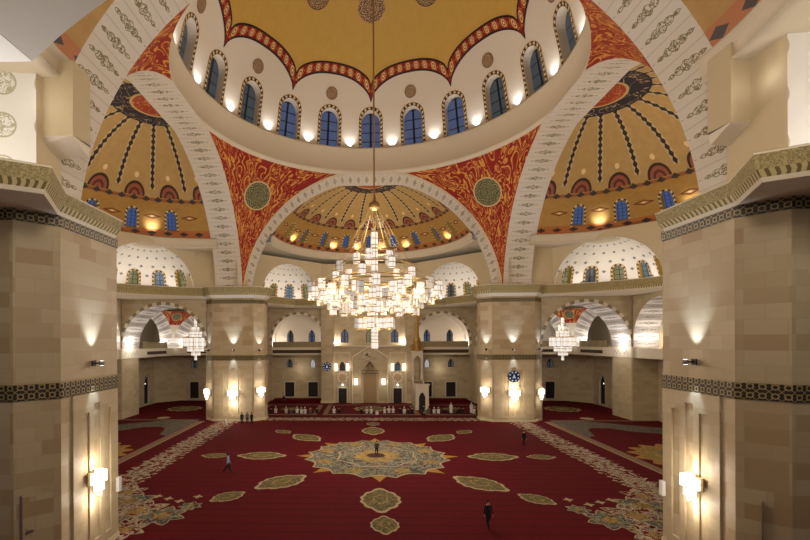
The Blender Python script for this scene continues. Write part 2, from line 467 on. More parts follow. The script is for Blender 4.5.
def window(parent, fn3, H, depth, fw, fmat, pmat, sx=1.0, name='window', jmat=None, label=None, proud=.04, paneuv=None):
    """frame strip + jamb as a part, its pane as a sub-part. fn3(u,v,d): d>0 goes into the wall. fw, in u units: frame width"""
    mb = MB(); n = len(H); uc = (H[0][0] + H[-1][0]) / 2; w = H[-1][0] - H[0][0]; vb = H[0][1]; top = max(p[1] for p in H)
    k = 1 + 2 * fw / w; kv = 1 + fw * sx / max(top - vb, .01)
    O = [(uc + (p[0] - uc) * k, vb + (p[1] - vb) * kv) for p in H]
    s_ = 0; vbm = jmat or WHITEP
    for i in range(n - 1):
        a, b = fn3(*H[i], -proud), fn3(*H[i + 1], -proud)
        c, d = fn3(*O[i + 1], -proud), fn3(*O[i], -proud)
        L = (Vector(a) - Vector(b)).length
        mb.face((a, d, c, b), fmat, [(s_, 0), (s_, 1), (s_ + L, 1), (s_ + L, 0)])
        mb.face((d, fn3(*O[i], 0.02), fn3(*O[i + 1], 0.02), c), fmat, [(s_, .9), (s_, 1), (s_ + L, 1), (s_ + L, .9)])
        s_ += L
        mb.face((fn3(*H[i], -proud), fn3(*H[i + 1], -proud), fn3(*H[i + 1], depth), fn3(*H[i], depth)), vbm)
    mb.face((fn3(*H[0], -proud), fn3(*H[0], depth), fn3(*H[-1], depth), fn3(*H[-1], -proud)), vbm)
    o = mb.build(name, parent, label)
    pb = MB(); C = fn3(uc, vb, depth * .92)
    for i in range(n - 1):
        if abs(H[i][0] - H[i + 1][0]) < 1e-7: continue
        q = [(H[i][0], vb), (H[i + 1][0], vb), H[i + 1], H[i]]
        pts = [Vector(fn3(*p, depth * .92)) for p in q]
        uvs = [((p[0] - uc) * (sx), (p[1] - vb)) for p in q] if paneuv is None else [paneuv(p) for p in q]
        pb.face(pts, pmat, uvs)
    pb.build('pane', o)
    return o

# ------------------------------------------------------------------ the great dome
CY = -0.3
def offset_poly(pts, d, closed=True):
    n = len(pts); out = []
    for i in range(n):
        p = Vector(pts[i])
        a = Vector(pts[i - 1]) if (closed or i > 0) else None
        b = Vector(pts[(i + 1) % n]) if (closed or i < n - 1) else None
        n1 = Vector(((p - a).y, -(p - a).x)).normalized() if a is not None else None
        n2 = Vector(((b - p).y, -(b - p).x)).normalized() if b is not None else None
        if n1 is None: m = n2
        elif n2 is None: m = n1
        else: m = (n1 + n2) / max(1 + n1.dot(n2), .3)
        out.append((p.x + m.x * d, p.y + m.y * d))
    return out
def moulding(mb, path, prof, closed=True):
    """prof: list of (offset, z, material of the strip leading to the next point). offsets go to the right of travel"""
    P = [offset_poly(path, o, closed) for o, z, m in prof]
    n = len(path)
    for k in range(len(prof) - 1):
        s_ = 0
        for i in range(n if closed else n - 1):
            j = (i + 1) % n
            a, b, c, d = P[k][i], P[k][j], P[k + 1][j], P[k + 1][i]
            L = (Vector(path[j]) - Vector(path[i])).length
            h = math.hypot(prof[k + 1][1] - prof[k][1], prof[k + 1][0] - prof[k][0])
            z0, z1 = prof[k][1], prof[k + 1][1]
            mb.quad((a[0], a[1], z0), (b[0], b[1], z0), (c[0], c[1], z1), (d[0], d[1], z1), prof[k][2], [(s_, 0), (s_ + L, 0), (s_ + L, h), (s_, h)])
            s_ += L

RHO = 20.75; ZC = 39.0
def dome_fn(u, v, d=0.0):
    a = u / 20.0; r = math.sqrt(max((RHO + d) ** 2 - (v - ZC) ** 2, 0.0))
    return (r * math.sin(a), CY + r * math.cos(a), v)
def fsc(az):
    t = (math.degrees(az) / 36.0) % 1.0 - .5
    return max(1 - abs(2 * t) ** 2.3, 0) ** .6
hlow = lambda a: 47.5 + 2.9 * fsc(a)
hup = lambda a: 49.6 + 2.0 * fsc(a)
A36 = math.radians(36)
dome = thing('great_dome', 'great gold central dome with scalloped red border above a ring of blue arched windows', 'dome', (0, CY, 37.5))
wins = [k for k in range(-7, 8)]
mb = MB()
H = [arch_outline(math.radians(18 * k) * 20, 2.75, 41.45, 45.2, 46.6) for k in range(-10, 10)]
U0 = math.radians(-180 - 9) * 20; U1 = U0 + 2 * PI * 20
Hs = [h for k, h in zip(range(-10, 10), H) if k in wins]
holed(mb, dome_fn, U0, U1, 41.3, 47.4, Hs, WHITEP, smooth=True, du=1.0, nv=4)
azs = frange(0, 2 * PI, 400)
mb.grid(lambda a, t: dome_fn(a * 20, 47.4 + (hlow(a) - 47.4) * t), azs, frange(0, 1, 3), WHITEP)
mb.build('window_zone', dome)
mb = MB(); mb.grid(lambda a, t: dome_fn(a * 20, hlow(a) + (hup(a) - hlow(a)) * t, -.06), azs, frange(0, 1, 3), SCALB, lambda a, t: (a / A36 * 9, t))
mb.build('scalloped_border', dome)
mb = MB(); mb.grid(lambda a, t: dome_fn(a * 20, hup(a) + (59.74 - hup(a)) * math.sin(t * PI / 2)), azs, frange(0, 1, 16), GOLD, lambda a, t: (a * 12, hup(a) + 10 * t))
mb.build('gold_shell', dome)
mb = MB()
mb.lathe([(20.75, 41.3), (20.0, 41.3), (20.0, 41.1), (20.15, 40.9), (20.4, 38.2), (20.25, 38.0), (20.2, 37.75), (20.5, 37.5), (21.6, 37.45)], (0, CY, 0), CREAM, 120)
mb.build('drum_ring', dome)
for k in wins:
    a = math.radians(18 * k)
    window(dome, lambda u, v, d: dome_fn(u, v, d), arch_outline(a * 20, 2.75, 41.45, 45.2, 46.6), 1.0, .45, FRAME,
           PANE_B if abs(k) < 3 else PANE_D, name='window_frame')
for k in range(-3, 3):
    for az, z, r, mt, nm in ((18 + 36 * k, 48.3, .85, ROUND_D, 'rosette'),):
        p = dome_fn(math.radians(az) * 20, z, -.08); mb = MB()
        nrm = Vector((0, CY, ZC)) - Vector(p); mb.disc(p, nrm, r, mt, 32); mb.build(nm, dome)
for k in range(-2, 3):
    p = dome_fn(A36 * 20 * k, 56.1, -.08); nrm = Vector((0, CY, ZC)) - Vector(p)
    mb = MB(); mb.disc(p, nrm, 1.9 if k == 0 else 1.5, ROUND_D, 40)
    mb.build('gold_field_rosette', dome)
# little LED fittings between the dome windows
for i, k in enumerate(range(-6, 6)):
    a = math.radians(18 * k + 9); r = 20.35
    mb = MB(); mb.box(-.18, .18, -.12, .12, 0, .16, BLACK); mb.box(-.13, .13, -.07, .07, .16, .18, GLOWP)
    o = mb.build('ledge_uplight')
    o.location = (r * math.sin(a), CY + r * math.cos(a), 41.3); o.rotation_euler = (0, 0, -a)
    tag(o, 'small black uplight on the dome ledge between two arched windows', 'light fitting', 'uplights round the dome ledge')
    spot((20.1 * math.sin(a), CY + 20.1 * math.cos(a), 41.5), (math.sin(a) * .18, math.cos(a) * .18, 1), 330, (.93, .96, 1.0), 110, .9, .15)

# ------------------------------------------------------------------ pendentives
S = 19.75; ZS = 18.4; AY = 0.25
def pendentive(cx, cy, s, zs, qx, qy, mat, z_from, name, label, extra=None, group=None, ztop=None, lowmat=None, zred=None):
    def fn(t, z):
        h = min(z - zs, s); r = math.sqrt(max(2 * s * s - h * h, s * s))
        p0 = math.acos(min(s / r, 1)); p = p0 + (PI / 2 - 2 * p0) * t
        return (cx + qx * r * math.cos(p), cy + qy * r * math.sin(p), z)
    zt = min(zs + s, 37.48) if ztop is None else ztop
    mb = MB(); K = 28
    zz = frange(z_from, zt, K)
    uvf = lambda t, z: ((t - .5) * (z - zs) * 1.15 + (40 if qx > 0 else 0) + qy * 9, z)
    if lowmat is not None:
        mb.grid(fn, frange(0, 1, 16), frange(z_from, zred, 8), lowmat, uvf)
        mb.grid(fn, frange(0, 1, 16), frange(zred, zt, 8), mat, uvf)
    else: mb.grid(fn, frange(0, 1, 20), zz, mat, uvf)
    root = thing(name, label, 'pendentive', (cx + qx * s, cy + qy * s, zs), group)
    mb.build('painted_field', root)
    return root, fn
for qx, qy, lab in ((-1, 1, 'red and gold arabesque pendentive rising from the far left pillar'), (1, 1, 'red and gold arabesque pendentive rising from the far right pillar'),
                    (-1, -1, 'red arabesque pendentive above the near left pillar, mostly hidden'), (1, -1, 'red arabesque pendentive above the near right pillar, mostly hidden')):
    root, fn = pendentive(0, AY, S, ZS, qx, qy, PEND, 18.6, 'pendentive', lab)
    if qy < 0: continue
    p = Vector(fn(.5, 33.4)); c = Vector((0, AY, ZS)); nrm = (c - p).normalized()
    mb = MB(); mb.disc(p + nrm * .12, nrm, 2.15, ROUND_G, 48)
    mb.disc(p + nrm * .06, nrm, 2.35, CREAM, 48); mb.build('rosette', root)

# ------------------------------------------------------------------ the four great arches
def arch_curve(R, c, zleg, n=56):
    """(lateral, z) points: leg, semicircle, leg"""
    pts = [(-R, zleg)] if c > zleg + .01 else []
    a0 = 0.0 if c >= zleg else math.asin((zleg - c) / R)
    for i in range(n + 1):
        t = PI - a0 - (PI - 2 * a0) * i / n
        pts.append((R * math.cos(t), c + R * math.sin(t)))
    if c > zleg + .01: pts.append((R, zleg))
    return pts
def resample(pts, n):
    L = [0]
    for a, b in zip(pts, pts[1:]): L.append(L[-1] + math.dist(a, b))
    out = []; j = 0
    for i in range(n + 1):
        t = L[-1] * i / n
        while j < len(L) - 2 and L[j + 1] < t: j += 1
        f = (t - L[j]) / max(L[j + 1] - L[j], 1e-9)
        out.append((pts[j][0] + (pts[j + 1][0] - pts[j][0]) * f, pts[j][1] + (pts[j + 1][1] - pts[j][1]) * f))
    return out
def ruled_arch(mb, place, c0, d0, c1, d1, mat, nv=4, nst=48, n=96):
    A, B = resample(c0, n), resample(c1, n); b = list(range(n + 1))
    def fn(i, t):
        i = int(i); x = A[i][0] * (1 - t) + B[i][0] * t; z = min(A[i][1] * (1 - t) + B[i][1] * t, 37.46)
        return place(x, d0 * (1 - t) + d1 * t, z)
    mb.grid(fn, b, frange(0, 1, nv), mat, lambda i, t: (i / n * nst, t))
def plate_round(mb, place, curve, d, x0, x1, ztop, mat, zbot=None):
    """flat wall filling between a curve and a rectangle around it"""
    n = len(curve)
    for i in range(n - 1):
        a, b = curve[i], curve[i + 1]
        if abs(a[0] - b[0]) < 1e-6: continue
        mb.face([place(a[0], d, a[1]), place(b[0], d, b[1]), place(b[0], d, ztop), place(a[0], d, ztop)], mat)
    zb = curve[0][1]
    for xa, xb in ((x0, curve[0][0]), (curve[-1][0], x1)):
        mb.face([place(xa, d, zb), place(xb, d, zb), place(xb, d, ztop), place(xa, d, ztop)], mat)
PF = lambda x, d, z: (x, AY + d, z)
PN = lambda x, d, z: (x, AY - d, z)
PW = lambda x, d, z: (-d, AY + x, z)
PE = lambda x, d, z: (d, AY + x, z)
for nm, place, lab, o0, o1 in (
    ('far', PF, 'great cream arch on the far side of the dome, framing the prayer niche wall', (S, ZS, S), (S, ZS, 24.8)),
    ('west', PW, 'great cream arch on the left side of the dome, between left pillars', (S, ZS, S), (S, ZS, 23.9)),
    ('east', PE, 'great cream arch on the right side of the dome, between right pillars', (S, ZS, S), (S, ZS, 23.9)),
    ('near', PN, 'nearest great cream arch, its ornamented stones crossing both top corners', (S, ZS, 19.4), (19.9, ZS, 23.3))):
    base = place(0, S, 18.6)
    root = thing('great_arch', lab, 'arch', base)
    mb = MB()
    c0 = arch_curve(o0[0], o0[1], 18.6); c1 = arch_curve(o1[0], o1[1], 18.6)
    ruled_arch(mb, place, c0, o0[2], c1, o1[2], VOUS_N if nm == 'near' else VOUS)
    mb.build('ornamented_soffit', root)
    mb = MB()
    plate_round(mb, place, resample(c1, 96), o1[2], -24.5, 24.5, 39.5, CREAM2)
    mb.build('spandrel_wall', root)
    if nm == 'far':
        mb = MB(); A = resample(arch_curve(S, ZS, 21.5), 120); B = resample(arch_curve(S - .35, ZS, 21.5), 120)
        mb.grid(lambda i, t: place(A[int(i)][0] * (1 - t) + B[int(i)][0] * t, S - .05, A[int(i)][1] * (1 - t) + B[int(i)][1] * t), list(range(121)), [0, 1], CREAM)
        mb.build('edge_moulding', root)
point((-8.0, -39.6, 14.0), 520, (.95, .96, 1.0), .4, 'cove_fill_light')  # unseen light added for the vault soffit, standing for an LED cove
# small ceilings closing the gaps over the great arches
mb = MB(); mb.lathe([(20.8, 37.6), (36, 39.2)], (0, CY, 0), CREAM2, 64); struct(mb, 'ceiling')

# ------------------------------------------------------------------ half domes over the four wings
def half_dome(cx, cy, ang, label, z0=27.5, k0=-4, k1=4):
    """ang: direction the half dome bulges to"""
    Rs = 19.8; e0 = math.asin((z0 - ZS) / Rs); R = Rs * math.cos(e0); T = Rs * (PI / 2 - e0); RU = 17.0; EC = 1.345
    def fn(u, v, d=0.0):
        a = ang + u / RU; e = e0 + v / Rs
        r = (Rs + d) * math.cos(e)
        return (cx + r * math.cos(a), cy + r * math.sin(a), ZS + (Rs + d) * math.sin(e))
    B = math.radians(18)
    uvf = lambda u, v: (u / RU / B + .5, v / 5.4 * .36 if v < 5.4 else .36 + (v - 5.4) / (T - 5.4) * .64)
    root = thing('half_dome', label, 'half dome', (cx, cy, z0))
    mb = MB(); UE = math.radians(90.5) * RU; OUT = lambda k: arch_outline(B * k * RU, 1.3, .95, 3.1, 3.85)
    Hs = [OUT(k) for k in range(k0, k1 + 1)]
    holed(mb, fn, -UE, UE, 0, 5.4, Hs, SEMI, uvf, True, 1.0, 4)
    mb.grid(fn, frange(-UE, UE, 90), frange(5.4, Rs * (EC - e0), 24), SEMI, uvf)
    mb.build('gold_mosaic_shell', root)
    mb = MB()   # crowning disc
    rd = Rs * math.cos(EC) * 1.02; zd = ZS + Rs * math.sin(EC) + .1
    mb.grid(lambda a, t: (cx + rd * t * math.cos(a), cy + rd * t * math.sin(a), zd - .1 * t * t), frange(ang - PI * .5, ang + PI * .5, 48), frange(0, 1, 6), DISC,
            lambda a, t: (t * math.cos(a), t * math.sin(a)))
    mb.build('crown_disc', root)
    mb = MB(); pr = [(R + .35, z0 + .02), (R - .35, z0 - .02), (R - .45, z0 - .2), (R - .15, z0 - .5), (R - .05, z0 - 1.15), (R - .25, z0 - 1.3), (R + .3, z0 - 1.4), (R + 11, z0 - 1.4)]
    mb.lathe(pr, (cx, cy, 0), CREAM, 80, ang - math.radians(93), ang + math.radians(93)); mb.build('base_ring', root)
    for k in range(k0, k1 + 1):
        window(root, fn, OUT(k), .9, .34, FRAME, PANE_L, name='window_frame', jmat=GOLD)
    return fn
SEMIS = [half_dome(0, 25.05, PI / 2, 'gold mosaic half dome beyond the far arch, above the prayer niche wall', z0=29.6),
         half_dome(-23.9, AY, PI, 'gold mosaic half dome seen through the left great arch', z0=27.4),
         half_dome(23.9, AY, 0, 'gold mosaic half dome seen through the right great arch', z0=27.4),
         half_dome(0, -23.05, -PI / 2, 'half dome above the viewer, a sliver of gold at both upper corners', z0=27.5)]
def semi_spots(cx, cy, ang, ks, zb=27.4, r=17.0):
    for k in ks:
        a = ang + math.radians(18 * k)
        mb = MB(); mb.box(-.16, .16, -.16, .16, 0, .2, BLACK); mb.box(-.1, .1, -.1, .1, .2, .22, GLOWP)
        o = mb.build('ledge_uplight'); o.location = (cx + r * math.cos(a), cy + r * math.sin(a), zb)
        tag(o, 'small warm uplight on a half dome ring', 'light fitting', 'warm uplights on the half dome rings')
        spot((cx + (r - .9) * math.cos(a), cy + (r - .9) * math.sin(a), zb + .35), (math.cos(a) * .62, math.sin(a) * .62, 1), 380, (1.0, .93, .8), 100, .9, .1)
semi_spots(0, 25.05, PI / 2, (-3.5, -1.5, -.5, .5, 1.5, 3.5), 29.6, 15.9)
semi_spots(-23.9, AY, PI, (-3.5, -1.5)); semi_spots(23.9, AY, 0, (3.5, 1.5))
for c, e in (((0, 29, 30), 650), ((-29, 0, 30), 600), ((29, 0, 30), 600)):
    point(c, e, GOLDL, 1.0, 'half_dome_fill_light')  # unseen fill added to brighten the gold half domes

# ------------------------------------------------------------------ white corner half domes (exedrae)
s7 = math.sqrt(.5)
def exedra(cx, cy, ang, label, R=6.2, z0=20.2, zk=1.0, mat=WDOT, e=190, wk=(-2, -1, 0, 1, 2), panes=None, ztop=27.4):
    """ang: direction it bulges to"""
    def fn(u, v, d=0.0):
        a = ang + u / 6.0; el = v / 6.0; r = (R + d) * math.cos(el)
        return (cx + r * math.cos(a), cy + r * math.sin(a), z0 + (R + d) * zk * math.sin(el))
    root = thing('corner_half_dome', label, 'half dome', (cx, cy, z0))
    B = math.radians(33); mb = MB(); UE = PI / 2 * 6
    Hs = [arch_outline(B * k * 6, 1.35, .25, 2.2, 2.95) for k in wk]
    holed(mb, fn, -UE, UE, 0, 3.3, Hs, mat, None, True, .5, 3)
    mb.grid(fn, frange(-UE, UE, 40), frange(3.3, 6 * PI / 2, 14), mat); mb.build('white_shell', root)
    for i, k in enumerate(wk):
        window(root, fn, arch_outline(B * k * 6, 1.35, .25, 2.2, 2.95), .6, .32, FRAME, (panes or [PANE_G, PANE_X, PANE_G, PANE_D, PANE_G])[i % 5], name='window_frame', jmat=GOLD)
    # the wall round its mouth
    t = Vector((-math.sin(ang), math.cos(ang)))
    place = lambda x, d, z: (cx + t.x * x, cy + t.y * x, z)
    mb = MB(); plate_round(mb, place, [(R * math.cos(PI - PI * i / 48), z0 + R * zk * math.sin(PI * i / 48)) for i in range(49)], 0, -R - 2.2, R + 2.2, ztop, CREAM2)
    mb.build('surrounding_wall', root)
    point((cx + .45 * R * math.cos(ang), cy + .45 * R * math.sin(ang), z0 + .5), e, WHITE, .3, 'ledge_light')
    for q in (-.8, .8):
        point((cx + .75 * R * math.cos(ang + q), cy + .75 * R * math.sin(ang + q), z0 + .4), e * .35, WHITE, .2, 'ledge_light')
exedra(-14.7, 34.3, PI * .75, 'white starry corner half dome above the far wall, left of the chandelier')
exedra(14.7, 34.3, PI * .25, 'white starry corner half dome above the far wall, right of the chandelier')
exedra(-32.2, 15.4, PI * .75, 'large white starry half dome beside the near left pillar', R=6.8, zk=.9, e=240)
exedra(32.2, 15.4, PI * .25, 'large white starry half dome beside the near right pillar', R=6.8, zk=.9, e=240)
for sx, ya, side in ((-1, -24.7, 'left'), (1, -26.2, 'right')):
    cx, R0 = sx * 18.3, 6.0; cy = ya - R0
    root = thing('bright_apse', 'brightly lit white apse with green medallions at the %s edge, over the near cornice' % side, 'apse', (cx, cy, 19.4))
    mb = MB()
    mb.grid(lambda u, z: (cx + sx * R0 * math.cos(u), cy + R0 * math.sin(u), z), frange(-PI / 2, PI / 2, 32), frange(19.4, 26.2, 4), WMED, lambda u, z: (u * R0, z))
    mb.grid(lambda u, e: (cx + sx * R0 * math.cos(u) * math.cos(e), cy + R0 * math.sin(u) * math.cos(e), 26.2 + 2 * math.sin(e)), frange(-PI / 2, PI / 2, 32), frange(0, PI / 2, 6), WMED, lambda u, e: (u * R0, 26.2 + e * 3))
    mb.build('white_shell', root)
    point((cx + sx * 2.6, cy, 19.9), 520, WHITE, .3, 'ledge_light'); point((cx + sx * 3.0, cy + 3.2, 19.8), 260, WHITE, .2, 'ledge_light')
    root = thing('corbelled_block', 'plain cream wall block with sloping underside beside the ornamented stones, upper %s' % side, 'wall block', (sx * 18, -24, 22))
    mb = MB(); mb.box(sx * (16.6 if sx < 0 else 17.3), sx * 24, -24.3, -22.8, 23.0, 27.0, CREAM2)
    x0 = sx * (16.6 if sx < 0 else 17.3)
    mb.quad((x0, -24.3, 23.0), (sx * 24, -24.3, 23.0), (sx * 24, -23.0, 21.9), (x0, -23.0, 22.4), WHITEP)
    mb.quad((x0, -24.3, 23.0), (x0, -23.0, 22.4), (x0, -22.8, 23.0), (x0, -22.8, 23.1), WHITEP); mb.build('block', root)
    point((sx * 17.6, -25.4, 24.6), 18, WHITE, .2, 'cove_fill_light')  # unseen light added to brighten the block faces and the cove above
    mb = MB(); mb.box(sx * 18.3, sx * 18.9, ya, -22.8, 19.3, 26.5, CREAM2); mb.build('side_pier', root)

# ------------------------------------------------------------------ pillars
def panel_frame(mb, P, w, z0, z1, zc, mat, nstrip=3, sw=.55, gap=.42, proud=.10, tall=.45):
    """raised cladding round three sunken vertical strips. P(s, d, z): s along the face from its middle, d out of the face"""
    def bx(a, b, za, zb):
        q = [(a, za), (b, za), (b, zb), (a, zb)]
        mb.face([P(s, proud, z) for s, z in q], mat)
        for k in range(4):
            (a0, c0), (a1, c1) = q[k], q[(k + 1) % 4]
            mb.face([P(a0, 0, c0), P(a1, 0, c1), P(a1, proud, c1), P(a0, proud, c0)], mat)
    tot = nstrip * sw + (nstrip - 1) * gap; h = w / 2
    bx(-h, -tot / 2, z0, z1); bx(tot / 2, h, z0, z1)
    x = -tot / 2
    for k in range(nstrip):
        top = zc + (tall if k == nstrip // 2 else 0)
        bx(x, x + sw, z0, z0 + .5); bx(x, x + sw, top, z1)
        x += sw
        if k < nstrip - 1: bx(x, x + gap, z0, z1); x += gap
def lamp_updown(loc, n, name_lab, e=60, group=None):
    """small wall lamp throwing light up and down"""
    a = math.atan2(n[1], n[0])
    mb = MB(); mb.box(0, .06, -.18, .18, -.16, .16, BLACK); mb.box(.06, .45, -.05, .05, -.04, .04, BLACK)
    mb.lathe([(0, -.13), (.13, -.12), (.15, 0), (.13, .12), (0, .13)], (.48, 0, 0), STEEL, 12)
    root = thing('wall_uplight', name_lab, 'wall lamp', loc, group)
    root.rotation_euler = (0, 0, a)
    mb.build_local = True
    o = MBlocal(mb, 'bracket', root)
    mb = MB(); mb.disc((.48, 0, .135), (0, 0, 1), .11, GLOW, 12); mb.disc((.48, 0, -.135), (0, 0, -1), .11, GLOW, 12); MBlocal(mb, 'lamp_lens', root)
    p = Vector(loc) + Vector((n[0], n[1], 0)) * .48
    spot(p + Vector((0, 0, .2)), (-n[0] * .16, -n[1] * .16, 1), e, COOL, 62, .9, .05)
    spot(p - Vector((0, 0, .2)), (-n[0] * .16, -n[1] * .16, -1), e * .6, COOL, 42, .9, .05)
def MBlocal(mb, name, root, label=None):
    """build in the root's own frame"""
    me_parent = root; off = parent_loc(root)
    for v in mb.v: v += off
    return mb.build(name, root, label)
def crystal_sconce(loc, n, lab, e=90, k=1.0, group=None):
    a = math.atan2(n[1], n[0])
    root = thing('crystal_sconce', lab, 'wall lamp', loc, group); root.rotation_euler = (0, 0, a)
    mb = MB(); mb.box(0, .08, -.55 * k, .55 * k, -.3 * k, .45 * k, BRASS); MBlocal(mb, 'back_plate', root)
    for (y, z, r, h) in ((-.42, .1, .2, .62), (0, .18, .23, .75), (.42, .1, .2, .62), (-.2, -.42, .17, .45), (.2, -.42, .17, .45), (0, -.72, .14, .34)):
        mb = MB(); c = (.34 * k, y * k, (z - h / 2) * k)
        mb.lathe([(0, 0), (r * k, 0), (r * k, h * k), (0, h * k)], c, LANT_S, 12, smooth=False)
        for zz in (0, .5, 1):
            mb.lathe([(r * k * 1.03, h * k * zz - .015), (r * k * 1.03, h * k * zz + .015)], c, BRASS, 12, smooth=False)
        MBlocal(mb, 'glass_shade', root)
    for dz in (.8, -1.15): point(Vector(loc) + Vector((n[0], n[1], 0)) * .62 * k + Vector((0, 0, dz * k)), e * .42, WARM, .25, 'sconce_light')
def pillar(sx, sy, lab, zc0, zc1, b=19.06, L=7.8, a=16.47, W=9.05, c=1.36, near=False):
    yy = lambda v: sy * v
    raw = [(a, b + c), (a, b + L - c), (a + c, b + L), (a + W - c, b + L), (a + W, b + L - c), (a + W, b + c), (a + W - c, b), (a + c, b)]
    poly = [(sx * x, sy * y) for x, y in raw]
    ar = sum(poly[i][0] * poly[(i + 1) % 8][1] - poly[(i + 1) % 8][0] * poly[i][1] for i in range(8))
    if ar < 0: poly = poly[::-1]
    root = thing('pillar', lab, 'pillar', (sx * (a + W / 2), sy * (b + L / 2), 0))
    mb = MB(); mb.prism(poly, 0, zc0, STONE); mb.build('shaft', root)
    mb = MB()
    moulding(mb, poly, [(0, 9.22, BAND), (.06, 9.22, BAND), (.06, 9.99, BAND), (0, 9.99, BAND)]); mb.build('lower_inlay_band', root)
    mb = MB()
    moulding(mb, poly, [(0, 17.84, BAND), (.06, 17.84, BAND), (.06, 18.42, BAND), (0, 18.42, BAND)]); mb.build('upper_inlay_band', root)
    mb = MB(); moulding(mb, poly, [(.1, 0.02, CREAM2), (.1, .32, CREAM2), (0, .36, CREAM2)]); mb.build('plinth', root)
    mb = MB()
    if near:
        path = [(16.15, -20.5), (16.15, -25.7), (14.55, -28.9), (16.2, -29.9), (23.5, -31.0), (27, -31), (27, -19.0)]
        path = [(sx * x, y) for x, y in path]
        ar = sum(path[i][0] * path[(i + 1) % 7][1] - path[(i + 1) % 7][0] * path[i][1] for i in range(7))
        if ar < 0: path = path[::-1]
        sm = [(sx * x, y) for x, y in ((16.47, -20.42), (16.47, -25.5), (17.83, -26.86), (19, -26.9), (23.5, -26.9), (25.5, -26.9), (25.5, -20.4))]
        if ar < 0: sm = sm[::-1]
        h = zc1 - zc0
        moulding(mb, path, [(-.25, zc0, CREAM), (-.18, zc0 + .16 * h, DENT), (-.02, zc0 + .42 * h, CORN), (.1, zc1 - .08, CREAM), (.1, zc1, CREAM), (-2.5, zc1 + .02, CREAM)])
        lo = offset_poly(path, -.25)
        for i in range(7):
            j = (i + 1) % 7
            mb.quad((sm[i][0], sm[i][1], 18.42 - .02), (sm[j][0], sm[j][1], 18.42 - .02), (lo[j][0], lo[j][1], zc0), (lo[i][0], lo[i][1], zc0), CREAM)
        mb.face([(x, y, zc1 + .01) for x, y in offset_poly(path, .1)], CREAM)
    else:
        moulding(mb, poly, [(0, zc0 - .1, CREAM), (.5, zc0 + .35, DENT), (.62, zc0 + .65, CORN), (.95, zc1 - .1, CREAM), (.95, zc1, CREAM), (0, zc1 + .02, CREAM)])
        mb.face([(x, y, zc1 + .01) for x, y in offset_poly(poly, .2)], CREAM)
    mb.build('cornice', root)
    # panelled faces: the nave face (normal -sy y) and the opening face (normal -sx x) and chamfers
    mb = MB()
    xm = sx * (a + W / 2); ym = sy * (b + L / 2)
    panel_frame(mb, lambda s, d, z: (xm + s, sy * (b - d), z), W - 2 * c - .5, .4, 9.2, 7.6, STONE2, sw=.62, gap=.5)
    mb.build('nave_side_panelling', root)
    mb = MB()
    if near: panel_frame(mb, lambda s, d, z: (sx * (a - d), ym + s - sy * .35, z), L - 2 * c - .9, .4, 9.2, 8.15, STONE2, sw=.62, gap=.42)
    if near: mb.build('arch_side_panelling', root)
    return root
pillar(-1, 1, 'left one of the two far stone pillars, standing at the carpet edge', 18.75, 20.35, L=4.6)
pillar(1, 1, 'far right stone pillar with a round blue clock on its face', 18.75, 20.35, L=4.6)
pillar(-1, -1, 'nearest stone pillar on the left, filling the left edge', 18.36, 19.5, near=True)
pillar(1, -1, 'nearest stone pillar on the right, filling the right edge', 18.36, 19.5, near=True)
pl = 'the near left pillar'; pr_ = 'the near right pillar'
lamp_updown((-16.35, -23.0, 10.85), (1, 0), 'small black up-and-down lamp above the band of the near left pillar', 1100)
lamp_updown((16.35, -23.1, 10.85), (-1, 0), 'small black up-and-down lamp above the band of the near right pillar', 1100)
crystal_sconce((-16.33, -23.1, 4.4), (1, 0), 'crystal sconce glowing on the near left pillar', 420)
crystal_sconce((16.33, -23.2, 4.4), (-1, 0), 'crystal sconce glowing on the near right pillar', 420)
for sx, w1 in ((-1, 'far left pillar'), (1, 'far right pillar')):
    lamp_updown((sx * 20.9, 18.94, 10.75), (0, -1), 'up-and-down lamp above the band on the front of the ' + w1, 1400)
    crystal_sconce((sx * 20.9, 18.92, 4.2), (0, -1), 'crystal sconce on the front of the ' + w1, 520, 1.35)
    q = s7 = math.sqrt(.5)
    lamp_updown((sx * 17.1, 19.7, 10.75), (-sx * q, -q), 'up-and-down lamp on the inner corner of the ' + w1, 900)
    crystal_sconce((sx * 17.1, 19.7, 4.6), (-sx * q, -q), 'crystal sconce on the inner corner of the ' + w1, 160, 1.2)
    lamp_updown((sx * 24.9, 19.7, 10.75), (sx * q, -q), 'up-and-down lamp on the outer corner of the ' + w1, 500)
    crystal_sconce((sx * 24.9, 19.7, 4.3), (sx * q, -q), 'crystal sconce on the outer corner of the ' + w1, 110, 1.2)
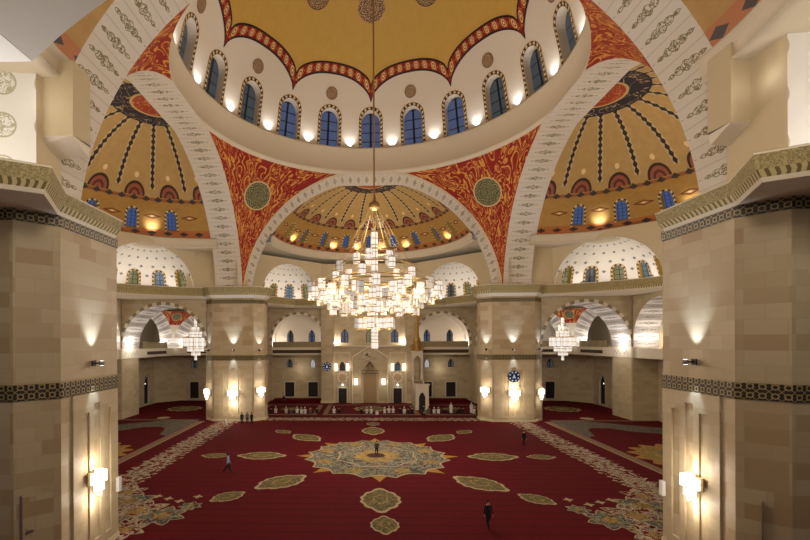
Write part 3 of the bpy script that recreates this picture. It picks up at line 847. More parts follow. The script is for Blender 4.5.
# flush service doors in the near pillars, and the white boxes on their corners
for sx, w1 in ((-1, 'left'), (1, 'right')):
    root = thing('service_door', 'flush stone service door with steel edge in the near %s pillar' % w1, 'door', (sx * 18.0, -26.9, 0))
    mb = MB()
    n = Vector((-sx, -1, 0)).normalized(); t = Vector((1, -sx, 0)).normalized() if sx < 0 else Vector((1, 1, 0)).normalized()
    c0 = Vector((sx * 17.15, -26.2, 0))
    def Q(s, d, z): p = c0 + t * s + n * d; return (p.x, p.y, z)
    def pbx(mb, s0, s1, d0, d1, z0, z1, mat):
        P8 = [Q(s0, d0, z0), Q(s1, d0, z0), Q(s1, d1, z0), Q(s0, d1, z0), Q(s0, d0, z1), Q(s1, d0, z1), Q(s1, d1, z1), Q(s0, d1, z1)]
        for f in ((0, 3, 2, 1), (4, 5, 6, 7), (0, 1, 5, 4), (1, 2, 6, 5), (2, 3, 7, 6), (3, 0, 4, 7)): mb.face([P8[i] for i in f], mat)
    pbx(mb, -.62, .62, -.02, .04, .05, 4.6, STONE); mb.build('leaf', root)
    mb = MB(); pbx(mb, -.72, -.64, 0, .07, .05, 4.7, STEEL); mb.build('steel_edge', root)
    mb = MB(); pbx(mb, -.5, -.2, .04, .13, 2.9, 2.98, STEEL); pbx(mb, -.5, -.42, .04, .08, 2.8, 3.08, STEEL); mb.build('handle', root)
    mb = MB(); mb.box(sx * 16.2, sx * 16.45, -20.75, -20.45, 2.9, 3.75, WBOX)
    o = mb.build('speaker_box'); tag(o, 'small white speaker box on the inner corner of the near %s pillar' % w1, 'speaker')

# ------------------------------------------------------------------ walls of the wings, corner bays and galleries
def bxw(mb, sx, x0, x1, y0, y1, z0, z1, mat): mb.box(sx * x0, sx * x1, y0, y1, z0, z1, mat)
PX = 25.5; PO = 38.9; GX = 42.6
CBAY = (PX + PO) / 2; CR = (PO - PX) / 2
def arch_pts(cx, R, zs, zb, n=40, rz=None):
    rz = rz or R
    return [(cx - R, zb)] + [(cx + R * math.cos(PI - PI * i / n), zs + rz * math.sin(PI * i / n)) for i in range(n + 1)] + [(cx + R, zb)]
LED = (1.0, .95, .9)
for sx, side, side2 in ((-1, 'left', 'west'), (1, 'right', 'east')):
    mir = lambda f: (lambda x, d, z: (sx * f(x, d, z)[0], f(x, d, z)[1], z))
    pY = lambda x, d, z: (sx * x, d, z)          # wall in a y = d plane, x lateral
    pX = lambda x, d, z: (sx * d, x, z)          # wall in an x = d plane, y lateral
    # big arches of the corner bay: towards the side wing (y = 20.3) and towards the far wing (x = 20.3)
    for place, nm in ((pY, 'wing'), (pX, 'prayer')):
        lab = 'round striped arch with scalloped edge %s in the %s corner' % (('opening to the corner bay', side) if nm == 'wing' else ('seen edge-on behind the far pillar', side))
        root = thing('corner_arch', lab, 'arch', place(CBAY, 20.3, 0))
        mb = MB(); pts = arch_pts(CBAY, CR - .1, 11.2, 0)
        plate_round(mb, place, pts, 20.3, PX, PO, 18.7, STONE2); mb.build('arch_wall', root)
        mb = MB(); A = resample(arch_pts(CBAY, CR - .1, 11.2, 11.2)[1:-1], 60)
        mb.grid(lambda i, t: place(A[int(i)][0], 20.3 + 5.2 * t, A[int(i)][1]), list(range(61)), frange(0, 1, 3), VOUS_S, lambda i, t: (i / 60 * 24, t), smooth=True)
        mb.build('striped_soffit', root)
        mb = MB(); B = [(CBAY + (x - CBAY) * 1.07, 11.2 + (z - 11.2) * 1.07) for x, z in A]
        mb.grid(lambda i, t: place(A[int(i)][0] * (1 - t) + B[int(i)][0] * t, 20.22, A[int(i)][1] * (1 - t) + B[int(i)][1] * t), list(range(61)), [0, 1], SCAL, lambda i, t: (i / 60 * 15, t))
        mb.build('scalloped_edge', root)
        mb = MB(); B2 = [(CBAY + (x - CBAY) * .93, 11.2 + (z - 11.2) * .93) for x, z in A]
    # corner vault
    root, fn = pendentive(sx * CBAY, CBAY, CR, 11.2, sx, 1, PEND, 11.3, 'corner_pendentive', 'small red-topped pendentive with green rosette inside the %s corner bay' % side, lowmat=CREAM, zred=15.4, ztop=17.9)
    p = Vector(fn(.5, 17.0)); c = Vector((sx * CBAY, CBAY, 11.2)); nrm = (c - p).normalized()
    mb = MB(); mb.disc(p + nrm * .1, nrm, .95, ROUND_G, 32); mb.build('rosette', root)
    for place, nm in ((pY, 'back'), (pX, 'side')):
        root = thing('gallery_arch', 'narrow striped arch to the gallery on the %s wall of the %s corner bay' % (nm, side), 'arch', place(CBAY, PO, 11))
        mb = MB()
        ruled_arch(mb, place, arch_pts(CBAY, CR, 11.2, 10.9), PO, arch_pts(CBAY, CR - 2.0, 11.3, 10.9, rz=5.2), PO + 1.6, VOUS_S, nst=22, n=80)
        ln = len(mb.v); mb.build('striped_soffit', root)
        mb = MB(); plate_round(mb, place, arch_pts(CBAY, CR - 2.0, 11.3, 10.9, rz=5.2), PO + 1.6, PX - 4, PO + 2.5, 18.6, CREAM); mb.build('back_wall', root)
    # gallery floors with vent slots and parapet rail
    mb = MB()
    bxw(mb, sx, PO, 46.5, PX - .2, 47, 9.4, 10.9, CREAM); bxw(mb, sx, PX - 5.0, PO, PO, 47, 9.4, 10.9, CREAM)
    root = thing('gallery', 'cream gallery floor edge round the %s corner bay' % side, 'gallery', (sx * PO, PO, 9.4)); mb.build('floor_edge', root)
    mb = MB()
    bxw(mb, sx, 28.5, 36.0, PO - .04, PO, 9.85, 10.4, VENT); bxw(mb, sx, PO - .04, PO, 28.5, 36.0, 9.85, 10.4, VENT); mb.build('vent_grille', root)
    mb = MB(); bxw(mb, sx, 27.5, 37, PO + .3, PO + .36, 10.9, 12.0, RAIL); bxw(mb, sx, PO + .3, PO + .36, 27.5, 37, 10.9, 12.0, RAIL)
    for k in range(7):
        q = 27.5 + 1.58 * k; bxw(mb, sx, q, q + .08, PO + .26, PO + .4, 10.9, 12.08, BRASS); bxw(mb, sx, PO + .26, PO + .4, q, q + .08, 10.9, 12.08, BRASS)
    mb.build('railing', root)
    # pier at the outer corner of the side wing and its twin in the far wing
    for place, nm in ((pY, 'side'), (pX, 'far')):
        root = thing('corner_pier', 'plain stone pier with zigzag capital at the %s of the %s corner bay' % ('outer front edge' if nm == 'side' else 'inner back edge', side), 'pier', place(PO + 1.8, 22.8, 0))
        A = [place(PO, 20.2, 0)[:2], place(PO, 25.6, 0)[:2], place(GX + .6, 25.6, 0)[:2], place(GX + .6, 20.2, 0)[:2]]
        mb = MB(); mb.prism(A, 0, 9.4, STONE2); mb.build('shaft', root)
        mb = MB(); mb.prism([place(PO - .06, 20.14, 0)[:2], place(PO - .06, 25.66, 0)[:2], place(GX + .66, 25.66, 0)[:2], place(GX + .66, 20.14, 0)[:2]], 9.4, 11.0, CREAM); mb.build('capital', root)
        mb = MB()
        for k in range(4):
            q = 21.2 + k * 1.0
            for s0 in (0, .5):
                z0, z1 = (9.8, 10.5) if s0 == 0 else (10.5, 9.8)
                mb.face([place(PO - .08, q + s0, z0), place(PO - .08, q + s0 + .5, z1), place(PO - .08, q + s0 + .5, z1 + .1), place(PO - .08, q + s0, z0 + .1)], VENT)
        mb.build('zigzag_carving', root)
        mb = MB(); mb.prism(A, 11.0, 18.7, STONE2); mb.build('upper_shaft', root)
    # outer arch of the side wing
    root = thing('wing_arch', 'striped recess arch at the outer wall of the %s wing' % side, 'arch', (sx * PO, 14, 11))
    pts = arch_pts(14.2, 5.8, 12.2, 11.0)
    mb = MB(); plate_round(mb, pX, pts, PO, 7.5, 20.3, 18.7, STONE2); mb.build('arch_wall', root)
    A = resample(pts, 48); mb = MB()
    mb.grid(lambda i, t: pX(A[int(i)][0], PO + 3.8 * t, A[int(i)][1]), list(range(49)), frange(0, 1, 2), VOUS_S, lambda i, t: (i / 48 * 20, t)); mb.build('striped_soffit', root)
    mb = MB(); bxw(mb, sx, PO + .2, GX, -20, 20.2, 9.4, 10.9, CREAM); mb.build('parapet', root)
    mb = MB(); bxw(mb, sx, GX, GX + .4, -21, 20.3, 0, 18.7, STONE2); struct(mb, 'wall_' + side2)
    # corner bay ground walls: side wall with arched door, canted wall, back wall with doors
    mb = MB()
    def w3(u, v, d=0.0): return (sx * (GX + d), u, v)
    Hd = arch_outline(35.7, 2.0, .3, 4.2, 5.9, True); Hd2 = arch_outline(28.4, 1.0, .3, 4.2, 5.6, True)
    holed(mb, w3, 25.6, 38.8, 0, 9.4, [Hd2, Hd], STONE2)
    mb.quad(w3(38.8, 0), (sx * 38.2, 43.4, 0), (sx * 38.2, 43.4, 9.4), w3(38.8, 9.4), STONE2)
    def w4(u, v, d=0.0): return (u, 43.4 + d, v)
    us = sorted((sx * 38.2, sx * 20.0))
    dx = sx * 36.4
    Hq = [(dx - .95, 0.35), (dx - .95, 3.75), (dx + .95, 3.75), (dx + .95, 0.35)]
    Hw = arch_outline(dx, 1.0, 6.6, 7.6, 8.3, True)
    holed(mb, w4, us[0], us[1], 0, 5.5, [Hq], STONE2); holed(mb, w4, us[0], us[1], 5.5, 9.4, [Hw], STONE2)
    struct(mb, 'wall_%s_corner' % side2)
    for q, H_ in (('a', Hd), ('b', Hd2)):
        o = window(None, w3, H_, .35, .14, CREAM2, DOORM, name='door_%d' % (1 if sx < 0 else 2) if q == 'a' else 'door_%d' % (3 if sx < 0 else 4)); o['kind'] = 'structure'
    mb = MB(); mb.disc((sx * (GX + .3), 35.7, 4.1), (-sx, 0, 0), .16, GLOWP, 12); o = mb.build('door_lamp'); tag(o, 'small round light above the arched door in the %s corner bay' % side, 'light')
    o = window(None, w4, Hq, .3, .14, CREAM2, DOORM, name='door_%d' % (5 if sx < 0 else 6)); o['kind'] = 'structure'
    o = window(None, w4, Hw, .3, .12, BLACK, PANE_D, name='window_%d' % (1 if sx < 0 else 2)); o['kind'] = 'structure'
    mb = MB(); bxw(mb, sx, 46.3, 46.6, 20, 47, 10.9, 19, WHITEP); mb.box(sx * 20, sx * 47, 46.6, 46.9, 10.9, 19, WHITEP); bxw(mb, sx, 20, 47, 20.3, 47, 18.7, 18.9, CREAM)
    struct(mb, 'wall_%s_gallery' % side2)
    for yy_ in (29.5, 34.5):
        mb = MB(); mb.face([(sx * 46.25, yy_ + x, z) for x, z in arch_outline(0, 1.0, 12, 14, 15, True)], PANE_D); o = mb.build('window_%d' % (11 if sx < 0 else 12)); o['kind'] = 'structure'
    # upper walls of the side wing and of the far wing between cornice and half dome ring
    for place, nm in ((pY, 'a'), (pX, 'b')):
        mb = MB()
        mb.face([place(19.0, 20.35, 20.0), place(28.6, 20.35, 20.0), place(28.6, 20.35, 27.3), place(19.0, 20.35, 27.3)], CREAM2)
        struct(mb, 'wall_%s_upper' % side2)
    # lights: corner bay
    point((sx * 32, 31, 14.5), 700, WARM, .6, 'bay_light')
    for p_, e_ in (((26.6, 22.5, 11.6), 430), ((37.8, 22.5, 11.6), 430), ((40.3, 40.3, 12.0), 300), ((36.6, 39.6, 11.8), 300), ((39.6, 36.6, 11.8), 300), ((43.5, 31, 12), 160), ((40.8, 18.2, 12.0), 430)):
        point((sx * p_[0], p_[1], p_[2]), e_, LED, .15, 'gallery_light')

# cornices over the lower walls (side wings and far wing)
for sx, side in ((-1, 'left'), (1, 'right')):
    for swap, nm in ((False, 'side wing'), (True, 'far wing')):
        path = [(25.3, 20.3), (26.2, 19.4), (28.0, 18.95), (31.0, 17.5), (34.2, 15.2), (36.4, 13.0), (38.0, 10.0), (38.6, 7)] if not swap else [(25.5, 20.3), (31.0, 19.6), (36.0, 15.8), (38.1, 14.6), (38.3, 9.0), (38.3, 0)]
        P = [((sx * x, y) if not swap else (sx * y, x)) for x, y in path]
        pos = (sx > 0) == swap
        if pos: P = P[::-1]
        root = thing('wall_cornice', 'carved green-gold cornice along the %s, %s half' % (nm, side), 'cornice', (P[0][0], P[0][1], 18.7))
        mb = MB(); sgn = -1 if True else 1
        moulding(mb, P, [(0, 18.65, CREAM), (.35, 18.9, CREAM), (.4, 19.0, DENT), (.45, 19.25, CORN), (.6, 20.2, CREAM), (.6, 20.3, CREAM), (-8.0, 20.34, CREAM)], closed=False)
        moulding(mb, P, [(0, 18.66, CREAM), (-8.0, 18.68, CREAM)], closed=False)
        mb.build('moulding', root)

# ------------------------------------------------------------------ floor and carpet
mb = MB(); mb.box(-60, 60, -52, 50, -.3, 0, STONE2); struct(mb, 'floor')
def mat_carpet(name, c0, c1, row=1.22):
    s = NT(name, .95, 0, .1); u = s.uv()
    n = s.noise(u[2], .5, 4, .6); n2 = s.noise(u[2], 9, 2)
    r = s.gt(s.ab(s.cell(s.M('DIVIDE', u[1], row))), .42)
    q = s.gt(s.ab(s.cell(s.M('DIVIDE', u[0], .62))), .47)
    c = s.mix(s.M('ADD', s.M('MULTIPLY', n, .6), s.M('MULTIPLY', n2, .4)), c0, c1)
    c = s.mix(s.M('MULTIPLY', s.OR(r, s.M('MULTIPLY', q, .5)), .42), c, tuple(x * .45 for x in c0[:3]) + (1,))
    return s.out(c)
RED = mat_carpet('deep_red_carpet', srgb(64, 5, 10), srgb(90, 8, 16))
def mat_flower(name, cols, sc_=2.0, thin=.05, red=None, dens=.5):
    s = NT(name, .95, 0, .1); u = s.uv()
    n1 = s.noise(u[2], sc_, 2, .5, 1.8); n2 = s.noise(u[2], sc_ * 2.3, 2, .5, 1.2); v1 = s.voro(u[2], sc_ * 1.1)
    c = cols[0]
    c = s.mix(s.gt(n1, .54), c, cols[1])
    c = s.mix(s.lt(s.ab(s.M('SUBTRACT', n1, .5)), thin), c, cols[2])
    c = s.mix(s.lt(s.ab(s.M('SUBTRACT', n2, .5)), thin * .8), c, cols[3])
    c = s.mix(s.lt(v1, .2), c, cols[4])
    if red is not None:
        n3 = s.noise(u[2], sc_ * .8, 3, .6, .6)
        c = s.mix(s.gt(n3, dens), c, red)
    return s.out(c)
BLUEF = mat_flower('blue_green_arabesque_carpet', (srgb(72, 84, 84), srgb(44, 54, 62), srgb(138, 132, 112), srgb(112, 96, 62), srgb(104, 46, 40)), 1.0, .04)
GOLDF = mat_flower('gold_arabesque_carpet', (srgb(126, 98, 46), srgb(148, 112, 52), srgb(84, 80, 58), srgb(152, 130, 84), srgb(98, 60, 38)), 1.8)
GREENF = mat_flower('green_medallion_carpet', (srgb(78, 74, 44), srgb(98, 88, 54), srgb(134, 120, 82), srgb(60, 56, 38), srgb(96, 50, 38)), 2.6)
CREAMF = flat('cream_carpet', srgb(162, 142, 108), .95, var=.2, scale=4)
BEIGEF = flat('beige_stripe_carpet', srgb(122, 94, 72), .95, var=.25, scale=5)
GREYF = mat_flower('grey_blue_border_carpet', (srgb(96, 90, 80), srgb(76, 76, 72), srgb(122, 110, 92), srgb(66, 64, 58), srgb(96, 48, 42)), 1.6)
FLOW = mat_flower('cream_flower_border_carpet', (srgb(160, 146, 124), srgb(122, 112, 98), srgb(180, 164, 140), srgb(86, 76, 68), srgb(160, 124, 94)), 2.2, .06, srgb(92, 9, 15), .54)
GOLDC = flat('gold_carpet', srgb(150, 112, 44), .95, var=.25, scale=3)
mb = MB(); LZ = .02
def flatpoly(pts, k, mat): mb.face([(x, y, LZ + .012 * k) for x, y in pts], mat, [(x, y) for x, y in pts])
def star(cx, cy, fn, n, k, mat): 
    P = [(cx + fn(2 * PI * i / n) * math.sin(2 * PI * i / n), cy + fn(2 * PI * i / n) * math.cos(2 * PI * i / n)) for i in range(n)]
    c = (cx, cy)
    for i in range(n): flatpoly([P[(i + 1) % n], P[i], c], k, mat)
mb.box(-42.4, 42.4, -50, 42.6, 0.002, LZ, RED)
for sx in (-1, 1):
    # gold tipped beige stripes
    def strip(x0, x1, y0, y1, k, mat): flatpoly([(sx * x0, y0), (sx * x1, y0), (sx * x1, y1), (sx * x0, y1)][::sx], k, mat)
    strip(25.5, 26.5, -45, 18.9, 1, BEIGEF); strip(25.35, 25.5, -45, 18.9, 2, CREAMF)
    def jag(y0, y1, xc, w, step, amp, mat, k, horiz=False):
        n = int((y1 - y0) / step); L = []; R = []
        for i in range(n + 1):
            y = y0 + (y1 - y0) * i / n; t = (i % 2) * amp + rnd.uniform(-.15, .15)
            L.append((xc - w / 2 - t, y)); R.append((xc + w / 2 + t * .8, y))
        for i in range(n):
            q = [L[i], L[i + 1], R[i + 1], R[i]]
            q = [(y, x) if horiz else (sx * x, y) for x, y in q]
            flatpoly(q, k, mat)
    jag(-13, 20.5, 21.9, 1.9, .55, .75, FLOW, 1)
    # corner bouquets of the main field
    cz = 0
    for (x, y, r) in ((19.0, -14.6, 2.2), (17.4, -16.4, 2.3), (15.2, -17.2, 1.8), (20.2, -12.6, 1.7), (18.8, -18.6, 2.2), (16.6, -19.6, 1.6), (13.9, -15.4, .9)):
        cz += .35
        star(sx * x, y, lambda a, r=r: r * (.82 + .18 * math.cos(7 * a)), 28, 1.4 + cz, CREAMF); star(sx * x, y, lambda a, r=r: r * (.76 + .18 * math.cos(7 * a)), 28, 1.6 + cz, BLUEF if cz % .7 > .3 else FLOW)
        star(sx * x, y, lambda a, r=r: r * (.3 + .08 * math.cos(5 * a)), 20, 1.75 + cz, GOLDF)
    for i in range(7): star(sx * (20.4 - i * 1.05), -13.4 - (i % 3) * .5, lambda a: .42 * (.7 + .3 * math.cos(4 * a)), 16, 2, CREAMF)
    for i in range(30): star(sx * (20.3 + rnd.uniform(-.2, .2)), -12 + i * 1.1, lambda a: .3 * (.7 + .3 * math.cos(4 * a)), 12, 2, CREAMF)
    # octagonal grey border of the side field
    for q in ([(26.6, 20.4), (30.5, 20.2), (42.2, 13.0), (42.2, 6.0), (38.5, 8.6), (36.6, 11.0), (34.0, 12.0), (32.4, 14.2), (30.0, 14.6), (28.8, 13.2), (27.8, 9.5), (26.6, 8.5)],):
        flatpoly([(sx * x, y) for x, y in q][::-sx], 1, GREYF)
    flatpoly([(sx * x, y) for x, y in ((26.6, 19.6), (43, 19.6), (43, 20.3), (26.6, 20.3))][::sx], 2, BEIGEF)
    star(sx * 32.6, -1.0, lambda a: 5.6 + .5 * math.cos(16 * a), 128, 1, GOLDC); star(sx * 32.6, -1.0, lambda a: 5.0 + .35 * math.cos(16 * a), 128, 2, GOLDF); star(sx * 33.2, -1.0, lambda a: 3.6, 32, 3, BLUEF)
    star(sx * 33.5, 31.5, lambda a: 2.9 + .2 * math.cos(12 * a), 72, 1, CREAMF); star(sx * 33.5, 31.5, lambda a: 2.5 + .15 * math.cos(12 * a), 72, 2, GREENF); star(sx * 33.5, 31.5, lambda a: 1.1, 24, 3, GOLDF)
    star(sx * 33.0, 21.9, lambda a: .0 + 1.0, 24, 1, CREAMF)
sx = 1
jag(-18.0, 18.0, 21.1, 1.9, .5, .5, FLOW, 1, True)
for i in range(34): star(-17.6 + i * 1.07, 20.0, lambda a: .34 * (.7 + .3 * math.cos(4 * a)), 12, 2, CREAMF)
# frames in front of the prayer wall
for x0, x1 in ((-8.0, 8.0), (-19.5, -8.9), (8.9, 19.5)):
    for q in (((x0, 24.8), (x1, 24.8), (x1, 25.7), (x0, 25.7)), ((x0, 36.0), (x1, 36.0), (x1, 36.6), (x0, 36.6)), ((x0, 25.7), (x0 + .8, 25.7), (x0 + .8, 36.0), (x0, 36.0)), ((x1 - .8, 25.7), (x1, 25.7), (x1, 36), (x1 - .8, 36))):
        flatpoly(q, 1, BEIGEF)
star(0, 31.5, lambda a: 2.9 + .2 * math.cos(12 * a), 72, 1, CREAMF); star(0, 31.5, lambda a: 2.5 + .2 * math.cos(12 * a), 72, 2, GREENF)
for x in (-14.2, 14.2): star(x, 31.5, lambda a: 1.9 + .2 * math.cos(12 * a), 72, 1, GREENF)
# great star medallion
MC = (0.1, -1.0)
cusp = lambda a, n: abs(math.sin(a * n / 2))
star(*MC, lambda a: 8.5 - 2.1 * min(1, abs(math.sin(4 * a)) * 1.8) ** .8, 256, 1, GOLDC)
star(*MC, lambda a: 7.55 - .75 * abs(math.cos(8 * a)), 256, 2, CREAMF)
star(*MC, lambda a: 7.35 - .75 * abs(math.cos(8 * a)), 256, 3, BLUEF)
star(*MC, lambda a: 4.4 - .5 * abs(math.cos(4 * a)), 128, 4, CREAMF); star(*MC, lambda a: 4.25 - .5 * abs(math.cos(4 * a)), 128, 4.4, BLUEF)
star(*MC, lambda a: 2.7 - .5 * abs(math.cos(4 * a)), 128, 5, GOLDF)
for i in range(8):
    a = PI / 8 + i * PI / 4; star(MC[0] + 5.7 * math.sin(a), MC[1] + 5.7 * math.cos(a), lambda t: .8 + .15 * math.cos(6 * t), 36, 4, GOLDF)
star(0.0, -.9, lambda a: .95, 32, 6, flat('painted_foot_shadow', srgb(52, 22, 20), .95))  # shadow round the standing person's feet, painted as a dark disc
def medal(x, y, L, W):
    dx, dy = x - MC[0], y - MC[1]; h = math.hypot(dx, dy); ux, uy = dx / h, dy / h
    for k, sc_, mat in ((1, 1.0, CREAMF), (2, .86, GREENF), (3, .40, GOLDF), (4, .3, GREENF)):
        P = []
        for i in range(48):
            t = 2 * PI * i / 48; r = 1 / math.sqrt((math.cos(t) / (L / 2)) ** 2 + (math.sin(t) / (W / 2)) ** 2)
            r *= (.84 + .09 * abs(math.cos(5 * t)) + .2 * max(0, math.cos(t) ** 2 - .88) * 8) * sc_
            p = (r * math.cos(t), r * math.sin(t)); P.append((x + ux * p[0] - uy * p[1], y + uy * p[0] + ux * p[1]))
        flatpoly(P, k, mat)
for x, y in ((0, -13.7), (-8.3, -9.6), (8.5, -9.7), (-12, -1), (12.1, -1), (-8.4, 7.8), (8.3, 7.9), (0, 12.1)): medal(x, y, 4.7, 3.4)
for x, y in ((.1, -18.3), (-11.8, -13.3), (11.8, -13.3), (-16.9, -1.1), (17, -1), (-12, 11.4), (12, 11.6), (.1, 17.1)): medal(x, y, 2.7, 2.1)
o = mb.build('carpet'); tag(o, 'deep red prayer hall carpet with star medallion, ovals and flowered borders', 'carpet')

# ------------------------------------------------------------------ the prayer (far) wall
YB = 39.2
F = lambda u, v, d=0.0: (u, YB + d, v)
R_ = lambda u, v, d=0.0: (u, 42.9 + d, v)
mb = MB()
for sx in (-1, 1):   # side bays with arched openings
    pts = [(sx * x, z) for x, z in arch_pts(14.0, 5.2, 12.2, 9.4)]
    if sx < 0: pts = pts[::-1]
    xs = sorted((sx * 8.6, sx * 20.3)); plate_round(mb, (lambda x, d, z: (x, d, z)), pts, YB, xs[0], xs[1], 18.8, STONE2)
mb.box(-7.2, 7.2, YB, YB + .6, 0, 11.2, STONE2)
mb.box(-8.7, -7.0, YB + .3, 43, 0, 18.8, STONE2); mb.box(7.0, 8.7, YB + .3, 43, 0, 18.8, STONE2)
for sx in (-1, 1):
    mb.box(sx * 3.75, sx * 4.1, YB - .18, YB, 0.03, 9.6, CREAM2); mb.box(sx * 6.75, sx * 7.15, YB - .18, YB, 0.03, 9.6, CREAM2); mb.box(sx * 3.75, sx * 7.15, YB - .18, YB, 9.6, 10.0, CREAM2)
mb.box(-7.15, 7.15, YB - .3, YB, 10.95, 11.25, CREAM)
struct(mb, 'wall_prayer_side')
mb = MB()
HD = []
for sx in (-1, 1):
    hs = []
    for x in (11.6, 16.4): hs.append([(sx * x - .98, .75), (sx * x - .98, 3.75), (sx * x + .98, 3.75), (sx * x + .98, .75)])
    HD += hs
HD.sort(key=lambda h: h[0][0])
holed(mb, R_, -22, 22, 0, 5.5, HD, STONE2)
HW = [arch_outline(x, .95, 6.75, 7.6, 8.4, True) for x in (-16.4, -11.6, 11.6, 16.4)]
holed(mb, R_, -22, 22, 5.5, 9.4, HW, STONE2)
HU = [arch_outline(x, 1.0, 11.9, 13.3, 14.3, True) for x in (-16.2, -11.8, 11.6, 16.2)]
holed(mb, R_, -22, 22, 9.4, 18.7, HU, WHITEP)
struct(mb, 'wall_prayer_recess')
for i, h in enumerate(HD):
    o = window(None, R_, h, .3, .16, CREAM, DOORM, name='door_%d' % (7 + i)); o['kind'] = 'structure'
pm = (PANE_D, PANE_G, PANE_G, PANE_D)
for i, h in enumerate(HW):
    o = window(None, R_, h, .3, .12, BLACK, emit('lit_pale_glass_%d' % i, (.9, .85, .8, 1), .5) if i in (1, 2) else PANE_D, name='window_%d' % (20 + i)); o['kind'] = 'structure'
for i, h in enumerate(HU):
    o = window(None, R_, h, .3, .14, BLACK, (PANE_D, PANE_B, PANE_B, PANE_D)[i], name='window_%d' % (30 + i)); o['kind'] = 'structure'
for sx, side in ((-1, 'left'), (1, 'right')):
    root = thing('gallery_arch', 'wide round arch with scalloped edge over the %s gallery of the prayer wall' % side, 'arch', (sx * 14, YB, 9.4))
    A = resample([(sx * x, z) for x, z in arch_pts(14.0, 5.2, 12.2, 11)], 48); mb = MB()
    mb.grid(lambda i, t: (A[int(i)][0], YB + 3.6 * t, A[int(i)][1]), list(range(49)), [0, 1], WHITEP); mb.build('soffit', root)
    B = [(sx * 14 + (x - sx * 14) * 1.09, 11 + (z - 11) * 1.07) for x, z in A]; mb = MB()
    mb.grid(lambda i, t: (A[int(i)][0] * (1 - t) + B[int(i)][0] * t, YB - .06, A[int(i)][1] * (1 - t) + B[int(i)][1] * t), list(range(49)), [0, 1], SCAL, lambda i, t: (i / 48 * 13, t)); mb.build('scalloped_edge', root)
    root = thing('gallery', 'gallery with bronze railing under the %s arch of the prayer wall' % side, 'gallery', (sx * 14, YB, 9.4))
    mb = MB(); mb.box(sx * 8.8, sx * 19.2, YB + .1, 42.9, 9.4, 9.75, CREAM); mb.box(sx * 8.8, sx * 19.2, YB + .1, YB + .5, 10.4, 10.9, CREAM); mb.box(sx * 8.8, sx * 19.2, YB + .5, 42.9, 10.8, 10.9, CREAM); mb.build('floor_edge', root)
    mb = MB(); mb.box(sx * 8.8, sx * 19.2, YB + .25, YB + .4, 9.75, 10.4, VENT); mb.build('vent_grille', root)
    mb = MB(); mb.box(sx * 8.9, sx * 19.1, YB + .25, YB + .3, 10.9, 12.0, RAIL)
    for k in range(8): mb.box(sx * (8.9 + k * 1.45), sx * (8.98 + k * 1.45), YB + .2, YB + .34, 10.9, 12.1, BRASS)
    mb.build('railing', root)
    mb = MB(); mb.box(sx * 8.8, sx * 19.3, YB + .6, 42.8, 0, .5, RED); o = mb.build('carpeted_step'); tag(o, 'low red carpeted step under the doors of the %s bay' % side, 'step')
    root = thing('pilaster', 'flat stone pilaster %s of the prayer niche' % ('with round clock, left' if sx < 0 else 'behind the pulpit, right'), 'pilaster', (sx * 8.4, YB, 0))
    mb = MB(); mb.box(sx * 7.2, sx * 9.5, YB - .55, YB + .3, 0, 18.7, STONE2); mb.build('shaft', root)
    mb = MB(); mb.box(sx * 7.1, sx * 9.6, YB - .62, YB - .55, 0.03, .5, CREAM2); mb.build('base', root)
    for p_, e_ in (((18.9, YB + 1.2, 11.6), 260), ((9.6, YB + 1.5, 12.4), 60)): point((sx * p_[0], p_[1], p_[2]), e_, LED, .15, 'gallery_light')
    point((sx * 6.7, YB + 1.2, 11.9), 240, LED, .1, 'gallery_light')
    point((sx * 14, YB + 2, 6.5), 90, WARM, .4, 'bay_light')
# upper recess in the middle
mb = MB(); U_ = lambda u, v, d=0.0: (u, 41.2 + d, v)
HC = [arch_outline(x, 1.15, 11.8, 13.4, 14.4, True) for x in (-5.0, 0, 5.0)]
holed(mb, U_, -7.1, 7.1, 11.2, 18.7, HC, STONE2); mb.quad((-7.1, YB, 11.2), (7.1, YB, 11.2), (7.1, 41.2, 11.2), (-7.1, 41.2, 11.2), CREAM)
struct(mb, 'wall_prayer_upper')
for i, h in enumerate(HC):
    o = window(None, U_, h, .25, .14, BLACK, PANE_B if i != 1 else PANE_G, name='window_%d' % (40 + i)); o['kind'] = 'structure'
mb = MB(); mb.box(-23, 23, 38.0, 47, 18.6, 18.66, CREAM); struct(mb, 'ceiling_gallery')
# wall above the cornice with two gilded windows
mb = MB(); T_ = lambda u, v, d=0.0: (u, 39.6 + d, v)
HT = [arch_outline(x, 2.0, 20.6, 23.0, 24.0) for x in (-7.2, 7.2)]
holed(mb, T_, -10.6, 10.6, 20.2, 27.3, HT, CREAM2); struct(mb, 'wall_prayer_top')
for i, h in enumerate(HT):
    o = window(None, T_, h, .6, .45, FRAME, PANE_G, name='window_%d' % (50 + i), jmat=GOLD); o['kind'] = 'structure'

# prayer niche
NICHE = flat('darker_niche_marble', srgb(158, 132, 96), .5); PALE = flat('pale_carved_marble', srgb(222, 208, 180), .5)
root = thing('mihrab', 'carved stone prayer niche with gabled top at the middle of the far wall', 'prayer niche', (0, YB, 0))
mb = MB(); y = YB - .5
zs_ = [(-3.5, .0), (-3.5, 8.9), (0, 11.1), (3.5, 8.9), (3.5, 0)]
for a, b in zip(zs_, zs_[1:]): mb.quad((a[0], YB, a[1]), (b[0], YB, b[1]), (b[0], y, b[1]), (a[0], y, a[1]), CREAM)
ins = [(-1.75, 0), (-1.75, 6.0), (0, 8.3), (1.75, 6.0), (1.75, 0)]
for (a, b), (c, d) in zip(zip(zs_, zs_[1:]), zip(ins, ins[1:])): mb.face([(a[0], y, a[1]), (b[0], y, b[1]), (d[0], y, d[1]), (c[0], y, c[1])], STONE2)
mb.build('frame', root)
mb = MB()
